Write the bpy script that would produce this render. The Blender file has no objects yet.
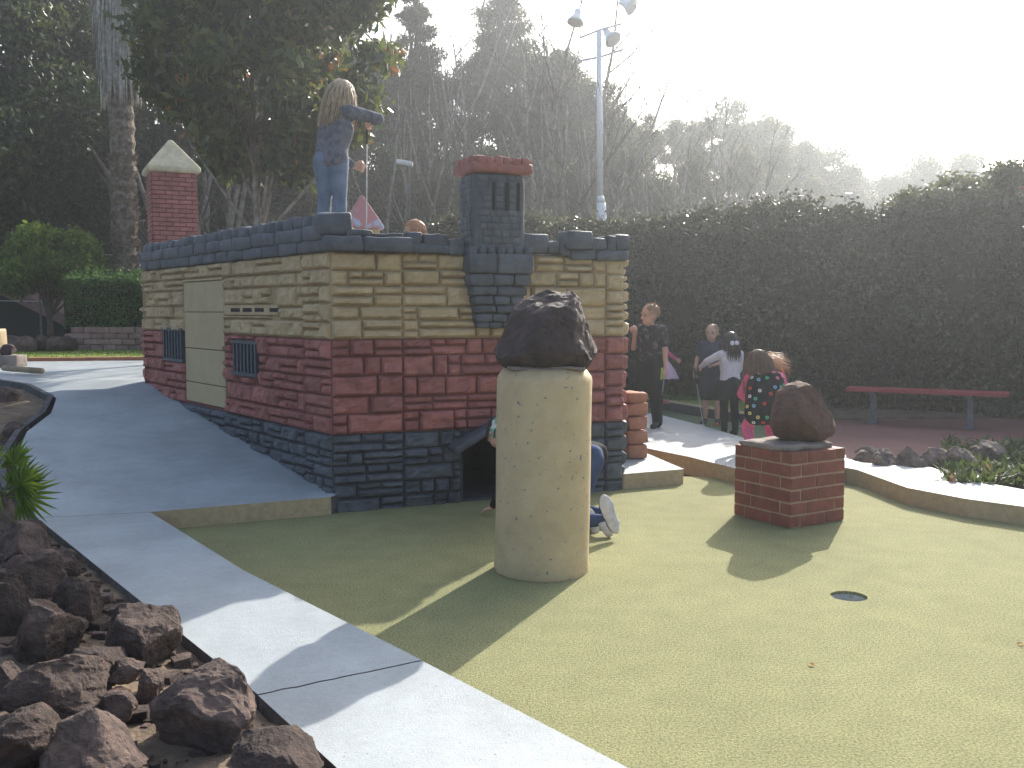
import bpy, bmesh, math, random
import numpy as np
from mathutils import Vector, Matrix, noise
S = bpy.context.scene
COL = S.collection
PI = math.pi
rnd = random.Random(7)
F = 960.0; CAMH = 1.5; PITCH = math.atan(74/960)

# ------------------------------------------------------------------ helpers
def ray(px, py):
    x = (px-512)/F; v = (384-py)/F
    return (x, math.cos(PITCH)+v*math.sin(PITCH), -math.sin(PITCH)+v*math.cos(PITCH))
def G(px, py, z=0.0):
    r = ray(px, py); t = (z-CAMH)/r[2]
    return (r[0]*t, r[1]*t, z)
def at(px, py, y):
    r = ray(px, py); t = y/r[1]
    return (r[0]*t, y, CAMH+r[2]*t)

class MB:
    def __init__(s): s.v=[]; s.f=[]; s.m=[]; s.t=[]
    def add(s, vs, fs, mi=0, tint=0.5):
        b=len(s.v); s.v.extend([tuple(v) for v in vs])
        for f in fs:
            s.f.append(tuple(i+b for i in f)); s.m.append(mi); s.t.append(tint)
    def box(s, c, d, rz=0, mi=0, tint=.5, M=None):
        x,y,z=d[0]/2,d[1]/2,d[2]/2
        R=Matrix.Rotation(rz,3,'Z') if M is None else M
        vs=[Vector(c)+R@Vector((a*x,b*y,e*z)) for e in(-1,1) for b in(-1,1) for a in(-1,1)]
        s.add(vs,[(0,2,3,1),(4,5,7,6),(0,1,5,4),(2,6,7,3),(0,4,6,2),(1,3,7,5)],mi,tint)
    def tube(s, pts, rad, n=8, mi=0, tint=.5, cap=True):
        pts=[Vector(p) for p in pts]
        if not hasattr(rad,'__len__'): rad=[rad]*len(pts)
        vs=[]; fs=[]
        prev=None
        for i,p in enumerate(pts):
            d=(pts[min(i+1,len(pts)-1)]-pts[max(i-1,0)])
            if d.length<1e-9: d=Vector((0,0,1))
            d.normalize()
            if prev is None:
                a=d.cross(Vector((0,0,1)) if abs(d.z)<.9 else Vector((1,0,0))).normalized()
            else:
                a=(prev-d*prev.dot(d)); a=a.normalized() if a.length>1e-6 else d.orthogonal().normalized()
            prev=a; b=d.cross(a)
            for k in range(n):
                an=2*PI*k/n
                vs.append(p+(a*math.cos(an)+b*math.sin(an))*rad[i])
        for i in range(len(pts)-1):
            for k in range(n):
                k2=(k+1)%n
                fs.append((i*n+k,i*n+k2,(i+1)*n+k2,(i+1)*n+k))
        if cap:
            fs.append(tuple(range(n-1,-1,-1))); fs.append(tuple((len(pts)-1)*n+k for k in range(n)))
        s.add(vs,fs,mi,tint)
    def lathe(s, prof, c=(0,0,0), n=24, mi=0, tint=.5, wob=None, ends=True):
        vs=[];fs=[]
        for i,(r,z) in enumerate(prof):
            for k in range(n):
                a=2*PI*k/n
                rr=r*(wob(a,z) if wob else 1)
                vs.append((c[0]+rr*math.cos(a),c[1]+rr*math.sin(a),c[2]+z))
        for i in range(len(prof)-1):
            for k in range(n):
                k2=(k+1)%n
                fs.append((i*n+k,i*n+k2,(i+1)*n+k2,(i+1)*n+k))
        s.add(vs,fs,mi,tint)
        if not ends: return
        if prof[0][0]>1e-4: s.add([vs[k] for k in range(n)],[tuple(range(n-1,-1,-1))],mi,tint)
        if prof[-1][0]>1e-4: s.add([vs[(len(prof)-1)*n+k] for k in range(n)],[tuple(range(n))],mi,tint)
    def ball(s, c, r, n=12, m=8, mi=0, tint=.5, R=None):
        if not hasattr(r,'__len__'): r=(r,r,r)
        vs=[Vector((0,0,-1))]
        for i in range(1,m):
            ph=-PI/2+PI*i/m
            for k in range(n):
                a=2*PI*k/n; vs.append(Vector((math.cos(ph)*math.cos(a),math.cos(ph)*math.sin(a),math.sin(ph))))
        vs.append(Vector((0,0,1)))
        fs=[(0,1+(k+1)%n,1+k) for k in range(n)]
        for i in range(m-2):
            for k in range(n):
                k2=(k+1)%n; fs.append((1+i*n+k,1+i*n+k2,1+(i+1)*n+k2,1+(i+1)*n+k))
        t=len(vs)-1
        fs+=[(t,1+(m-2)*n+k,1+(m-2)*n+(k+1)%n) for k in range(n)]
        out=[]
        for v in vs:
            w=Vector((v.x*r[0],v.y*r[1],v.z*r[2]))
            if R is not None: w=R@w
            out.append(Vector(c)+w)
        s.add(out,fs,mi,tint)
    def prism(s, poly, z0, z1, mi=0, mtop=None, tint=.5):
        """poly: list of (x,y) ccw; z0,z1 numbers or functions"""
        n=len(poly)
        f0=z0 if callable(z0) else (lambda x,y:z0)
        f1=z1 if callable(z1) else (lambda x,y:z1)
        a=sum(poly[i][0]*poly[(i+1)%n][1]-poly[(i+1)%n][0]*poly[i][1] for i in range(n))
        if a<0: poly=poly[::-1]
        vs=[(x,y,f0(x,y)) for x,y in poly]+[(x,y,f1(x,y)) for x,y in poly]
        s.add(vs,[tuple(range(n-1,-1,-1))]+[(i,(i+1)%n,n+(i+1)%n,n+i) for i in range(n)],mi,tint)
        s.add(vs,[tuple(range(n,2*n))],mi if mtop is None else mtop,tint)
    def rblock(s, c, half, R, r=.02, nz=.008, n=3, mi=0, tint=.5, seed=None, fr=9):
        """rounded rough stone block, half extents along the columns of R"""
        key=n
        V,Fc=unit_box(n)
        h=Vector(half); r=min(r,min(half)*.9)
        sd=Vector((rnd.random()*50,rnd.random()*50,rnd.random()*50)) if seed is None else Vector(seed)
        vs=[]
        for u in V:
            p=Vector((u[0]*h.x,u[1]*h.y,u[2]*h.z))
            q=Vector((max(-(h.x-r),min(h.x-r,p.x)),max(-(h.y-r),min(h.y-r,p.y)),max(-(h.z-r),min(h.z-r,p.z))))
            d=p-q
            if d.length>1e-9: p=q+d.normalized()*r
            w=noise.noise_vector(p*fr+sd)*nz+noise.noise_vector(p*fr*2.7+sd)*nz*.5
            vs.append(Vector(c)+R@(p+w))
        s.add(vs,Fc,mi,tint)
    def build(s, name, mats, parent=None, smooth=False, loc=None):
        me=bpy.data.meshes.new(name)
        me.from_pydata([tuple(v) for v in s.v],[],s.f)
        if not isinstance(mats,(list,tuple)): mats=[mats]
        for m in mats: me.materials.append(m)
        me.polygons.foreach_set('material_index',s.m)
        at_=me.attributes.new('tint','FLOAT','FACE'); at_.data.foreach_set('value',s.t)
        if smooth: me.polygons.foreach_set('use_smooth',[True]*len(s.f))
        me.update()
        o=bpy.data.objects.new(name,me); COL.objects.link(o)
        if parent is not None: o.parent=parent; o.matrix_parent_inverse=parent.matrix_basis.inverted()
        return o
_ub={}
def unit_box(n):
    if n in _ub: return _ub[n]
    idx={};V=[];Fc=[]
    g=[-1+2*i/n for i in range(n+1)]
    if n>=3:
        g[1]=-.86; g[n-1]=.86
    def vid(p):
        k=tuple(round(c,5) for c in p)
        if k not in idx: idx[k]=len(V);V.append(p)
        return idx[k]
    for ax in range(3):
        for sg in(-1,1):
            for i in range(n):
                for j in range(n):
                    q=[]
                    for (a,b) in((i,j),(i+1,j),(i+1,j+1),(i,j+1)):
                        p=[0,0,0];p[ax]=sg;p[(ax+1)%3]=g[a];p[(ax+2)%3]=g[b];q.append(vid(tuple(p)))
                    Fc.append(tuple(q) if sg>0 else tuple(q[::-1]))
    _ub[n]=(V,Fc)
    return _ub[n]
def bevel(o, w=.01, seg=2, ang=35):
    m=o.modifiers.new('Bevel','BEVEL'); m.width=w; m.segments=seg; m.limit_method='ANGLE'; m.angle_limit=math.radians(ang)
    return o
def tag(o,label=None,cat=None,group=None,kind=None):
    if label: o['label']=label
    if cat: o['category']=cat
    if group: o['group']=group
    if kind: o['kind']=kind
    return o
def empty(name,loc,label,cat,group=None,rz=0):
    o=bpy.data.objects.new(name,None); COL.objects.link(o); o.location=loc; o.rotation_euler=(0,0,rz)
    o.empty_display_size=.1
    return tag(o,label,cat,group)
def struct(o): o['kind']='structure'; return o
def copy_tree(o, parent=None):
    c=o.copy(); COL.objects.link(c)
    if parent is not None: c.parent=parent
    for ch in [x for x in COL.objects if x.parent==o]: copy_tree(ch,c)
    return c

# ------------------------------------------------------------------ materials
def mat(name, col, col2=None, rough=.8, scale=20, detail=6, bump=0, bscale=None, tint=0, spec=.3, stops=(.35,.65), speck=None, metal=0, fine=0, coord='Object'):
    m=bpy.data.materials.new(name); m.use_nodes=True
    nt=m.node_tree; N=nt.nodes; L=nt.links
    b=N['Principled BSDF']; b.inputs['Roughness'].default_value=rough; b.inputs['Metallic'].default_value=metal
    b.inputs['Specular IOR Level'].default_value=spec
    tc=N.new('ShaderNodeTexCoord'); co=tc.outputs[coord]
    if col2 is None: col2=tuple(c*.8 for c in col)
    n1=N.new('ShaderNodeTexNoise'); n1.inputs['Scale'].default_value=scale; n1.inputs['Detail'].default_value=detail; n1.inputs['Roughness'].default_value=.65
    L.new(co,n1.inputs['Vector'])
    r=N.new('ShaderNodeValToRGB'); r.color_ramp.elements[0].position=stops[0]; r.color_ramp.elements[1].position=stops[1]
    r.color_ramp.elements[0].color=(*col2,1); r.color_ramp.elements[1].color=(*col,1)
    L.new(n1.outputs['Fac'],r.inputs['Fac']); out=r.outputs['Color']
    if tint:
        a=N.new('ShaderNodeAttribute'); a.attribute_name='tint'
        mr=N.new('ShaderNodeMapRange'); mr.inputs['To Min'].default_value=1-tint; mr.inputs['To Max'].default_value=1+tint
        L.new(a.outputs['Fac'],mr.inputs['Value'])
        mx=N.new('ShaderNodeMix'); mx.data_type='RGBA'; mx.blend_type='MULTIPLY'; mx.inputs['Factor'].default_value=1
        L.new(out,mx.inputs['A']); L.new(mr.outputs['Result'],mx.inputs['B']); out=mx.outputs['Result']
    if speck:
        sc,thr,sc_col=speck
        v=N.new('ShaderNodeTexNoise'); v.inputs['Scale'].default_value=sc; v.inputs['Detail'].default_value=3
        L.new(co,v.inputs['Vector'])
        rr=N.new('ShaderNodeValToRGB'); rr.color_ramp.elements[0].position=thr; rr.color_ramp.elements[1].position=thr+.03
        L.new(v.outputs['Fac'],rr.inputs['Fac'])
        mx=N.new('ShaderNodeMix'); mx.data_type='RGBA'
        L.new(rr.outputs['Color'],mx.inputs['Factor']); L.new(out,mx.inputs['A']); mx.inputs['B'].default_value=(*sc_col,1); out=mx.outputs['Result']
    L.new(out,b.inputs['Base Color'])
    if bump:
        n2=N.new('ShaderNodeTexNoise'); n2.inputs['Scale'].default_value=bscale or scale*3; n2.inputs['Detail'].default_value=8; n2.inputs['Roughness'].default_value=.7
        L.new(co,n2.inputs['Vector'])
        bp=N.new('ShaderNodeBump'); bp.inputs['Strength'].default_value=1; bp.inputs['Distance'].default_value=bump
        L.new(n2.outputs['Fac'],bp.inputs['Height']); L.new(bp.outputs['Normal'],b.inputs['Normal'])
    return m
def leafmat(name, c1, c2, trans=.45, c3=None, rough=.5):
    """leaf: per-leaf tint between c1 and c2, light passing through"""
    m=bpy.data.materials.new(name); m.use_nodes=True
    nt=m.node_tree; N=nt.nodes; L=nt.links
    b=N['Principled BSDF']; b.inputs['Roughness'].default_value=rough; b.inputs['Specular IOR Level'].default_value=.35
    a=N.new('ShaderNodeAttribute'); a.attribute_name='tint'
    r=N.new('ShaderNodeValToRGB'); e=r.color_ramp.elements
    e[0].color=(*c1,1); e[1].color=(*c2,1)
    if c3:
        e[1].position=.93; x=e.new(.975); x.color=(*c3,1)
    L.new(a.outputs['Fac'],r.inputs['Fac']); L.new(r.outputs['Color'],b.inputs['Base Color'])
    t=N.new('ShaderNodeBsdfTranslucent'); 
    hs=N.new('ShaderNodeHueSaturation'); hs.inputs['Saturation'].default_value=1.1; hs.inputs['Value'].default_value=1.3; hs.inputs['Hue'].default_value=.485
    L.new(r.outputs['Color'],hs.inputs['Color']); L.new(hs.outputs['Color'],t.inputs['Color'])
    mx=N.new('ShaderNodeMixShader'); mx.inputs[0].default_value=trans
    L.new(b.outputs[0],mx.inputs[1]); L.new(t.outputs[0],mx.inputs[2]); L.new(mx.outputs[0],N['Material Output'].inputs['Surface'])
    return m
M={}
M['turf']=mat('turf',(.35,.322,.155),(.12,.145,.078),rough=.9,scale=95,detail=9,bump=.006,bscale=150,spec=.1,stops=(.36,.62))
# larger worn patches of the turf
def add_patches(m, scale, lo, hi):
    nt=m.node_tree;N=nt.nodes;L=nt.links;b=N['Principled BSDF']
    src=b.inputs['Base Color'].links[0].from_socket
    n=N.new('ShaderNodeTexNoise'); n.inputs['Scale'].default_value=scale; n.inputs['Detail'].default_value=4
    tc=N.new('ShaderNodeTexCoord'); L.new(tc.outputs['Object'],n.inputs['Vector'])
    mr=N.new('ShaderNodeMapRange'); mr.inputs['From Min'].default_value=.3; mr.inputs['From Max'].default_value=.7; mr.inputs['To Min'].default_value=lo; mr.inputs['To Max'].default_value=hi
    L.new(n.outputs['Fac'],mr.inputs['Value'])
    mx=N.new('ShaderNodeMix'); mx.data_type='RGBA'; mx.blend_type='MULTIPLY'; mx.inputs['Factor'].default_value=1
    L.new(src,mx.inputs['A']); L.new(mr.outputs['Result'],mx.inputs['B']); L.new(mx.outputs['Result'],b.inputs['Base Color'])
    return m
add_patches(M['turf'],.9,.93,1.06); add_patches(M['turf'],5.5,.92,1.07); 
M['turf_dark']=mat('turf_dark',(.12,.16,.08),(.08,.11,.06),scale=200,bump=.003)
M['concrete']=add_patches(mat('concrete',(.335,.365,.38),(.28,.31,.325),rough=.68,scale=30,detail=10,bump=.003,bscale=120,spec=.4,stops=(.25,.75),speck=(75,.70,(.15,.15,.15))),2.2,.84,1.10); add_patches(M['concrete'],.7,.92,1.07); add_patches(M['concrete'],9,.95,1.04)
M['conc_edge']=mat('painted_riser',(.45,.35,.21),(.37,.28,.165),scale=18,bump=.004,bscale=70,speck=(38,.68,(.2,.17,.13)))
M['kerb_dark']=mat('kerb_dark',(.10,.10,.105),(.05,.052,.055),scale=12,bump=.006,bscale=60)
M['column']=mat('painted_column',(.54,.42,.25),(.47,.36,.21),rough=.7,scale=9,bump=.0035,bscale=55,speck=(34,.672,(.20,.19,.20)))
M['tan']=mat('tan_stone_paint',(.50,.38,.22),(.40,.295,.165),rough=.7,scale=8,bump=.008,bscale=28,tint=.09)
M['red']=mat('red_stone_paint',(.36,.135,.112),(.24,.088,.075),rough=.65,scale=8,bump=.008,bscale=28,tint=.15)
M['grey']=mat('grey_stone_paint',(.10,.110,.127),(.060,.067,.078),rough=.6,scale=8,bump=.008,bscale=28,tint=.18)
M['tand']=mat('tan_mortar_paint',(.42,.32,.18),(.33,.25,.135),rough=.8,scale=12,bump=.006,bscale=40)
M['redd']=mat('red_mortar_paint',(.20,.075,.068),(.15,.055,.05),rough=.8,scale=12,bump=.006,bscale=40)
M['greyd']=mat('grey_mortar_paint',(.055,.061,.072),(.038,.043,.051),rough=.8,scale=12,bump=.006,bscale=40)
M['tanflat']=mat('tan_panel_paint',(.44,.35,.20),(.39,.31,.175),rough=.6,scale=6,bump=.002,bscale=40)
M['cream']=mat('cream_roof_paint',(.60,.53,.35),(.42,.36,.24),rough=.7,scale=9,bump=.006,bscale=30)
M['black']=mat('black_void',(.012,.012,.013),(.008,.008,.009))
M['metalgrey']=mat('grey_grille_paint',(.065,.08,.10),(.04,.05,.065),rough=.5,scale=15,bump=.002)
M['lava']=mat('dark_lava_rock',(.085,.052,.047),(.032,.020,.019),rough=.75,scale=9,bump=.03,bscale=26,stops=(.3,.7),spec=.4)
M['lava2']=mat('red_brown_lava_rock',(.15,.082,.062),(.07,.038,.03),rough=.85,scale=14,bump=.014,bscale=60,stops=(.3,.7),spec=.25)
M['rock']=mat('bed_rock',(.18,.125,.103),(.045,.033,.03),rough=.9,scale=9,detail=12,bump=.045,bscale=22,tint=.4,stops=(.30,.70),speck=(5,.66,(.14,.07,.052)))
M['brick']=mat('red_brick',(.245,.078,.052),(.17,.05,.035),rough=.7,scale=12,bump=.004,bscale=60,tint=.15)
M['mortar']=mat('brick_mortar',(.42,.30,.20),(.33,.22,.15),rough=.9,scale=30,bump=.004,bscale=90)
M['mortargrey']=mat('rough_mortar',(.30,.25,.22),(.20,.165,.145),rough=.9,scale=12,bump=.012,bscale=50)
M['salmon']=mat('salmon_stone_paint',(.45,.20,.12),(.33,.14,.085),rough=.8,scale=8,bump=.006,bscale=30)
M['paledust']=mat('dusty_rock',(.30,.235,.19),(.11,.085,.07),rough=.95,scale=9,detail=10,bump=.03,bscale=22,tint=.3)
M['dirt']=mat('dirt',(.17,.12,.085),(.085,.06,.045),rough=.95,scale=6,detail=9,bump=.02,bscale=40)
M['ground']=mat('ground',(.135,.10,.075),(.06,.05,.038),rough=.95,scale=.9,detail=10,bump=.03,bscale=14)
M['redpave']=add_patches(mat('red_pavement',(.19,.085,.075),(.15,.065,.06),rough=.7,scale=30,bump=.002,bscale=100),1.2,.8,1.1)
M['lawn']=mat('lawn',(.26,.30,.07),(.15,.19,.045),rough=.9,scale=12,bump=.02,bscale=70)
M['bark']=mat('bark',(.14,.115,.09),(.065,.05,.04),rough=.9,scale=7,bump=.03,bscale=22)
M['palebark']=mat('pale_bark',(.30,.27,.23),(.13,.11,.09),rough=.9,scale=6,bump=.01,bscale=22)
M['palmbark']=mat('palm_bark',(.27,.215,.165),(.085,.065,.05),rough=.95,scale=10,bump=.04,bscale=20)
M['frond_dead']=mat('dead_fronds',(.42,.39,.34),(.19,.175,.15),rough=.95,scale=12,tint=.3)
M['steel']=mat('galvanised_steel',(.55,.55,.56),(.46,.46,.48),rough=.45,scale=10,metal=.0)
M['white']=mat('white_paint',(.8,.8,.8),(.7,.7,.71),rough=.5)
M['lampglass']=mat('lamp_glass',(.45,.46,.48),(.35,.36,.38),rough=.25,spec=.6)
M['benchred']=mat('bench_red_paint',(.33,.045,.05),(.25,.035,.04),rough=.4,scale=8)
M['benchleg']=mat('bench_leg_paint',(.12,.13,.15),(.08,.09,.10),rough=.5)
M['roofpink']=mat('shingle_roof',(.27,.17,.15),(.17,.11,.10),rough=.9,scale=14,bump=.02)
M['darkgreen']=mat('dark_green_boards',(.02,.03,.024),(.014,.02,.017),rough=.8)
M['paver']=mat('retaining_block',(.32,.21,.18),(.2,.13,.11),rough=.9,scale=5,bump=.01,bscale=40,tint=.25)
M['wood']=mat('weathered_wood',(.35,.27,.18),(.22,.16,.1),rough=.8,scale=10)
L_ = {
 'ever':leafmat('evergreen_leaf',(.020,.035,.012),(.065,.085,.028),.35),
 'ever2':leafmat('olive_leaf',(.035,.045,.018),(.105,.11,.045),.4),
 'magn':leafmat('magnolia_leaf',(.014,.034,.010),(.115,.14,.035),.36,(.30,.17,.06),rough=.22),
 'hedge':leafmat('hedge_leaf',(.012,.018,.009),(.062,.07,.032),.3,(.16,.15,.08),rough=.28),
 'bush':leafmat('bush_leaf',(.05,.10,.02),(.19,.27,.05),.5),
 'box':leafmat('boxwood_leaf',(.03,.08,.025),(.12,.22,.06),.45),
 'palm':leafmat('palm_leaf',(.07,.14,.02),(.19,.28,.05),.5),
 'bed':leafmat('groundcover_leaf',(.03,.055,.018),(.10,.13,.045),.35,(.20,.13,.07)),
 'dry':leafmat('dry_leaf',(.025,.024,.016),(.085,.065,.042),.25),
 'fallen':leafmat('fallen_leaf',(.4,.24,.10),(.55,.33,.14),.3),
 'redleaf':leafmat('reddish_leaf',(.025,.035,.015),(.08,.075,.035),.4,(.20,.05,.045)),
}

# ------------------------------------------------------------------ foliage
nrs=np.random.RandomState(11)
def leaves_mesh(name, P, size, aspect=.45, droop=0.0, mats=None, up=0.0, tints=None, vary=.35):
    """P (n,3) centres -> one small leaf (folded rhombus of two triangles) each"""
    n=len(P)
    d=nrs.normal(size=(n,3)); d[:,2]-=droop; d/=np.linalg.norm(d,axis=1)[:,None]
    nn=nrs.normal(size=(n,3)); nn[:,2]+=up
    s=np.cross(d,nn); s/=np.linalg.norm(s,axis=1)[:,None]+1e-9
    nm=np.cross(s,d)
    L=size*(1+vary*nrs.uniform(-1,1,size=n))[:,None]; W=L*aspect
    a=P-d*L*.5; b=P+s*W*.5+nm*L*.06; c=P+d*L*.5; e=P-s*W*.5+nm*L*.06
    V=np.stack([a,b,c,e],1).reshape(-1,3)
    me=bpy.data.meshes.new(name)
    me.vertices.add(4*n); me.vertices.foreach_set('co',V.astype(np.float32).ravel())
    me.loops.add(6*n); me.polygons.add(2*n)
    base=np.arange(n)[:,None]*4
    idx=(base+np.array([[0,1,2,0,2,3]])).ravel()
    me.loops.foreach_set('vertex_index',idx.astype(np.int32))
    me.polygons.foreach_set('loop_start',np.arange(0,6*n,3).astype(np.int32))
    me.update(calc_edges=True)
    t=nrs.uniform(0,1,size=n) if tints is None else tints
    at_=me.attributes.new('tint','FLOAT','FACE'); at_.data.foreach_set('value',np.repeat(t,2).astype(np.float32))
    for m in (mats if isinstance(mats,(list,tuple)) else [mats]): me.materials.append(m)
    return me
def link(name, me, parent=None):
    o=bpy.data.objects.new(name,me); COL.objects.link(o)
    if parent is not None: o.parent=parent
    return o
def clump_points(blobs, n, shell=.55):
    """blobs: (cx,cy,cz,rx,ry,rz)"""
    B=np.array(blobs); w=B[:,3]*B[:,4]+B[:,4]*B[:,5]; w/=w.sum()
    k=nrs.choice(len(B),size=n,p=w)
    d=nrs.normal(size=(n,3)); d/=np.linalg.norm(d,axis=1)[:,None]
    r=(shell+(1.08-shell)*nrs.uniform(size=n)**.6)[:,None]
    j=nrs.normal(size=(n,3))*.04
    return B[k,:3]+d*r*B[k,3:6]+j, k
def crown_blobs(c, R, n, br, seed, flat=1.0):
    r=random.Random(seed); out=[]
    for i in range(n):
        while True:
            p=Vector((r.uniform(-1,1),r.uniform(-1,1),r.uniform(-1,1)))
            if .25<p.length<1: break
        q=br*r.uniform(.6,1.25)
        out.append((c[0]+p.x*R[0],c[1]+p.y*R[1],c[2]+p.z*R[2],q,q,q*.72*flat))
    return out
def tree_skeleton(mb, h, r0, blobs, seed, forks=6, lean=(0,0), nseg=8):
    r=random.Random(seed)
    pts=[];rad=[]
    for i in range(nseg+1):
        t=i/nseg
        pts.append(Vector((lean[0]*t*t+r.uniform(-1,1)*.02*h*t*(1-t)*2,lean[1]*t*t+r.uniform(-1,1)*.02*h*t*(1-t)*2,h*t)))
        rad.append(r0*(1-.75*t)*(1.35 if i==0 else 1))
    mb.tube(pts,rad,9)
    bl=list(blobs); r.shuffle(bl)
    for b in bl[:forks]:
        t0=r.uniform(.35,.95); k=int(t0*nseg); p0=pts[k]; e=Vector(b[:3]); rr=rad[k]*.55
        mid=p0.lerp(e,.5)+Vector((r.uniform(-1,1),r.uniform(-1,1),r.uniform(-.5,.6)))*.12*(e-p0).length
        q1=p0.lerp(mid,.5); q2=mid.lerp(e,.5)
        mb.tube([p0,q1,mid,q2,e],[rr,rr*.8,rr*.6,rr*.4,rr*.12],6)
        for _ in range(3):
            s0=q2.lerp(mid,r.random()); s1=e+Vector((r.uniform(-1,1),r.uniform(-1,1),r.uniform(-1,1)))*b[3]*.8
            mb.tube([s0,s0.lerp(s1,.5)+Vector((r.uniform(-1,1),r.uniform(-1,1),0))*.08,s1],[rr*.35,rr*.22,rr*.06],4)

def make_tree(name,label,cat,loc,h,r0,blobs,nl,size,leaf,bark,seed,group=None,aspect=.5,shell=.5,forks=14,droop=.3,lean=(0,0),rz=0,tint_clump=True):
    t=empty(name,loc,label,cat,group,rz)
    mb=MB(); tree_skeleton(mb,h,r0,blobs,seed,forks,lean)
    o=mb.build('trunk',bark,smooth=True); o.parent=t
    P,k=clump_points(blobs,nl,shell)
    tt=nrs.uniform(0,1,size=nl)
    if tint_clump:
        cv=nrs.uniform(-.3,.3,size=len(blobs)); tt=np.clip(tt*.75+.12+cv[k],0,1)
    link('crown',leaves_mesh('crown',P,size,aspect,droop,leaf,tints=tt),t)
    return t

# ------------------------------------------------------------------ layout constants
A=Vector((-1.33,7.06)); B=Vector((.92,7.968)); D=Vector((-4.05,10.6)); C_=Vector((.65,12.0))
FU=(B-A).normalized(); FLEN=(B-A).length; FN=Vector((FU.y,-FU.x))      # front wall direction, outward normal
LU=(D-A).normalized(); LLEN=(D-A).length; LN=Vector((-LU.y,LU.x))      # left wall
if LN.x>0: LN=-LN
EDn=Vector((-.365,.931))
def Rd(x,y): return (x+1.35)*EDn.x+(y-6.97)*EDn.y
def Rz(x,y): return .13+.60*max(0,min(1,Rd(x,y)/4.34))
W0=Vector((-3.14,6.26)); W1=Vector((-.52,2.78))                         # outer edge of the near walkway
WU=(W1-W0).normalized(); WN=Vector((WU.y,-WU.x)) 
if WN.x>0: WN=-WN
def sm(a,b,x):
    t=max(0,min(1,(x-a)/(b-a))); return t*t*(3-2*t)
def T(x,y):
    z=-.06
    # rising ground on the left, beside and beyond the ramp
    wl=1-sm(-.6,.6,x-(A.x-(y-A.y)*.763)-.9)
    if y>5.5: z=z+(Rz(x,y)-.09-z)*wl*sm(-.02,.3,Rd(x,y))
    # rock bed left of the walkway
    dl=(Vector((x,y))-W0).dot(WN)
    if y<7.2 and dl>-.05:
        zb=.075+.10*min(dl,3)*(.6+.4*sm(0,1,dl)) 
        k=sm(-.02,.06,dl)*(1-sm(6.4,7.2,y))
        z=z*(1-k)+zb*k
    # behind the castle the ground climbs to the wooded bank
    if y>10.5:
        k=sm(10.5,13.5,y)*(1-sm(-1.2,.4,x))*sm(-5.4,-4.2,x)
        z=max(z,z+(.9-z)*k) if z<.9 else z
    bank=sm(21,46,y)*(7.5-4.0*sm(4,24,x))*(1-.9*sm(24,40,x)); bank*= .45+.55*sm(-40,-4,x) if x<-4 else 1
    z+=bank
    z+=.05*noise.noise(Vector((x*.5,y*.5,0)))*sm(12,20,y)
    return z

# ------------------------------------------------------------------ ground and setting
def axis(lo,hi,step,far,n):
    c=list(np.arange(lo,hi,step))
    out=[lo-(far)*((i/n)**2) for i in range(n,0,-1)]+c+[hi+(far)*((i/n)**2) for i in range(0,n+1)]
    return out
xs=axis(-16,16,.25,500,22); ys=axis(-1,22,.25,500,26)
mb=MB()
vs=[(x,y,T(x,y)) for y in ys for x in xs]; nx=len(xs)
mb.add(vs,[(j*nx+i,j*nx+i+1,(j+1)*nx+i+1,(j+1)*nx+i) for j in range(len(ys)-1) for i in range(nx-1)])
struct(mb.build('ground',M['ground'],smooth=True))

def poly(name, pts, z0, z1, mats, bev=0, mtop=1):
    mb=MB(); mb.prism([(p[0],p[1]) for p in pts],z0,z1,0,mtop if len(mats)>1 else 0)
    o=mb.build(name,mats); struct(o)
    if bev: bevel(o,bev,2)
    return o
# green with a cup hole cut in it
hc=Vector(G(849,596)[:2]); HR=.093
outer=[(-3.0,6.2),(-1.33,7.35),(.95,8.3),(1.5,8.6),(2.6,8.4),(3.2,7.9),(4.2,7.2),(9,5.2),(9,-1.0),(1.0,-1.0),(-.4,3.1)]
def green_mesh():
    bm=bmesh.new()
    ov=[bm.verts.new((x,y,0)) for x,y in outer]; oe=[bm.edges.new((ov[i],ov[(i+1)%len(ov)])) for i in range(len(ov))]
    hv=[bm.verts.new((hc.x+HR*math.cos(2*PI*k/32)*(1+.02*math.sin(5*k)),hc.y+HR*math.sin(2*PI*k/32),0)) for k in range(32)]
    he=[bm.edges.new((hv[i],hv[(i+1)%32])) for i in range(32)]
    bmesh.ops.triangle_fill(bm,use_beauty=True,use_dissolve=False,edges=oe+he)
    for f in list(bm.faces):
        c=f.calc_center_median()
        if (c.xy-hc).length<HR*.95: bm.faces.remove(f)
    for f in bm.faces:
        if f.normal.z<0: f.normal_flip()
    lo=[bm.verts.new((v.co.x,v.co.y,-.016)) for v in hv]
    for i in range(32): bm.faces.new((hv[i],lo[i],lo[(i+1)%32],hv[(i+1)%32]))
    me=bpy.data.meshes.new('putting_green'); bm.to_mesh(me); bm.free(); me.materials.append(M['turf']); return me
o=bpy.data.objects.new('putting_green',green_mesh()); COL.objects.link(o); struct(o)
# the cup
mb=MB(); mb.lathe([(HR*.97,-.055),(HR*.97,-.016)],(hc.x,hc.y,0),32,0,ends=False); mb.lathe([(HR*.96,-.054),(.001,-.055)],(hc.x,hc.y,0),32,1,ends=False)
M['cup']=mat('cup_liner',(.55,.55,.52),(.35,.35,.33),rough=.6)
o=mb.build('golf_cup',[M['cup'],M['black']]); tag(o,'open golf hole with a pale liner sunk in the green, right of the column','golf hole')
# ground has to stay below the cup: a pit skirt is not needed as the liner is opaque

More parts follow.
